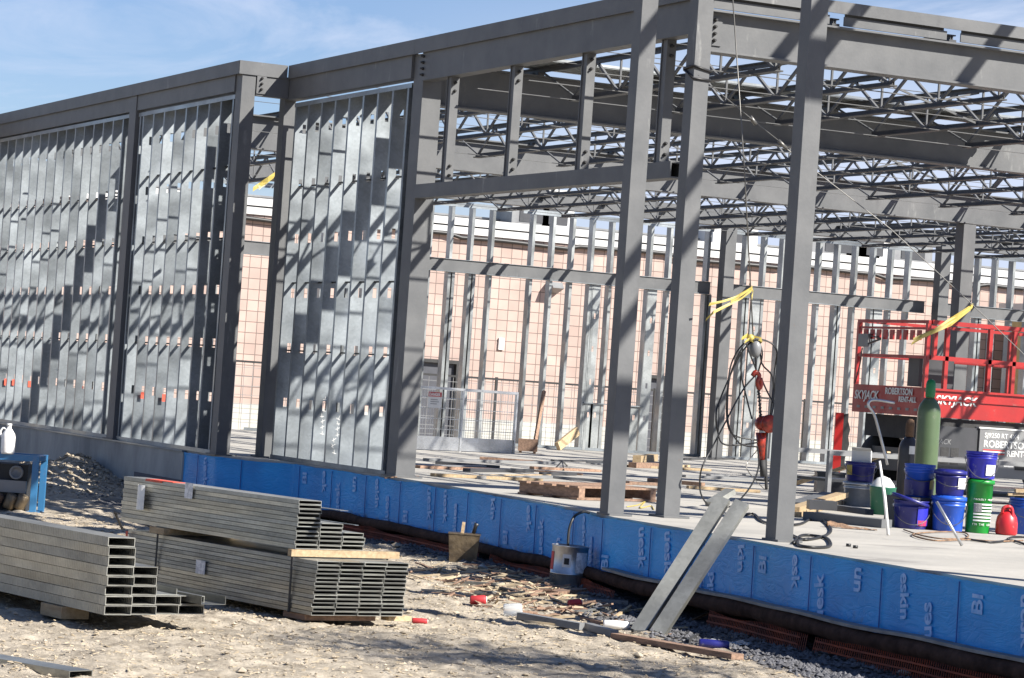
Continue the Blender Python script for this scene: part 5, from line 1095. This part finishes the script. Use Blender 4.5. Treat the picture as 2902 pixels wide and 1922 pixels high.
gplank('wood_stick', 'thin stick crossing the shaded gravel right of the leaning studs', (1600, 1440), (1668, 1412), .015, .015, oldwood, 'stick', group=SC)
rb3 = random.Random(5)
for i in range(16):
    x = rb3.uniform(1000, 1560); y = 1345+(x-1000)*.15+rb3.uniform(-25, 60); p_ = hitg(x, y)
    if p_.y > edge_y(p_.x)-.4: continue
    ln = rb3.uniform(25, 95)
    gplank('wood_board' if i % 2 else 'steel_offcut', 'small offcut strip littering the dirt between the rusty tin and leaning studs', (x, y), (x+ln, y+ln*rb3.uniform(-.15, .3)), rb3.uniform(.02, .06), rb3.uniform(.008, .025), rb3.choice((oldwood, wood, galvb, midgrey, blackm)), group=SC)
db = MB(); dw = MB()
for i in range(420):
    x = rnd.gauss(1210, 150); y = 1372+rnd.gauss(0, 1)*26+(x-1210)*.16
    if not (880 < x < 1560 and 1310 < y < 1475): continue
    p = GZ(x, y, GR); 
    if p.y > edge_y(p.x)-.35: continue
    q = rnd.gauss(0.95, .5); ln = rnd.uniform(.04, .26); d2 = V(math.cos(q)*ln/2, math.sin(q)*ln/2, rnd.uniform(-.02, .03)); p.z = gh(p.x, p.y)+.018
    (db if rnd.random() < .5 else dw).bar(p-d2, p+d2, rnd.uniform(.008, .03), rnd.uniform(.004, .015))
tag(db.build('dark_scraps', oldwood), kind='stuff'); tag(dw.build('pale_splinters', strawm), kind='stuff')
ps = GZ(1690, 1482, GR); b = MB(); vs = []
for i in range(12):
    for j in range(8): x = ps.x-.12+.22*j/7; y = ps.y-.12+.26*i/11; vs.append((x, y, gh(x, y)+.02+.022*noise.noise(V(x*18, y*18, 3))))
b.add(vs, [(i*8+j, i*8+j+1, (i+1)*8+j+1, (i+1)*8+j) for i in range(11) for j in range(7)], True); tag(b.build('plastic_sheet', clearp, None, origin=ps), 'crumpled clear plastic sheet on the shaded gravel above the water bottle', 'plastic sheet')
for px, py, r, lab, m_ in ((1115, 1318, .045, 'pinkish broken brick lump on the dirt right of the rusty tin', pinkblock), (918, 1267, .05, 'pale stone at the open end of the upper stud stack', clodm), (1475, 1524, .03, 'pale stone on the dirt below the long dark board', clodm), (2090, 1563, .04, 'white lump of plaster at the bottom edge of the picture', whitep)):
    p = hitg(px, py); p.z += r*.4; b = MB(); blob(b, p, r, .7, 7); tag(b.build('stone', m_, None, origin=p), lab, 'stone')
# tree to the right of the picture whose shade falls across the dirt
q_ = hitg(1060, 1505); tr = V(q_.x+SUN.x*9.7, q_.y+SUN.y*9.7, GR); tt = thing('shade_tree', 'leafy tree standing right of the slab, its soft shade crossing the dirt', 'tree', tr)
b = MB(); b.tube([tr, tr+V(.1, .05, 2.2), tr+V(.0, .1, 4.4), tr+V(.1, .1, 6.4)], [.10, .08, .05, .015], 9)
br_ = []
for i in range(16):
    q = i*2.4; z = 4.2+i*.11; br_.append((tr+V(0, .1, z), tr+V(math.cos(q)*(.95-.03*i), math.sin(q)*(.95-.03*i), z+.6)))
for a_, c_ in br_: b.tube([a_, a_.lerp(c_, .5)+V(0, 0, .1), c_], [.05, .03, .012], 5)
b.build('trunk', oldwood, tt)
b = MB()
for i in range(3200):
    a_, c_ = br_[rnd.randrange(16)]; p = a_.lerp(c_, .45+.65*rnd.random())+V(rnd.gauss(0, .25), rnd.gauss(0, .25), rnd.gauss(0, .16)); s_ = rnd.uniform(.04, .08)
    n1 = V(rnd.gauss(0, 1), rnd.gauss(0, 1), rnd.gauss(0, 1)).normalized(); n2 = n1.orthogonal().normalized(); b.add([p-n1*s_, p+n2*s_*.5, p+n1*s_, p-n2*s_*.5], [(0, 1, 2, 3)])
b.build('crown', mat('tree_leaf', (0.07, 0.11, 0.03), 0.6, c2=(0.05, 0.08, 0.02)), tt)
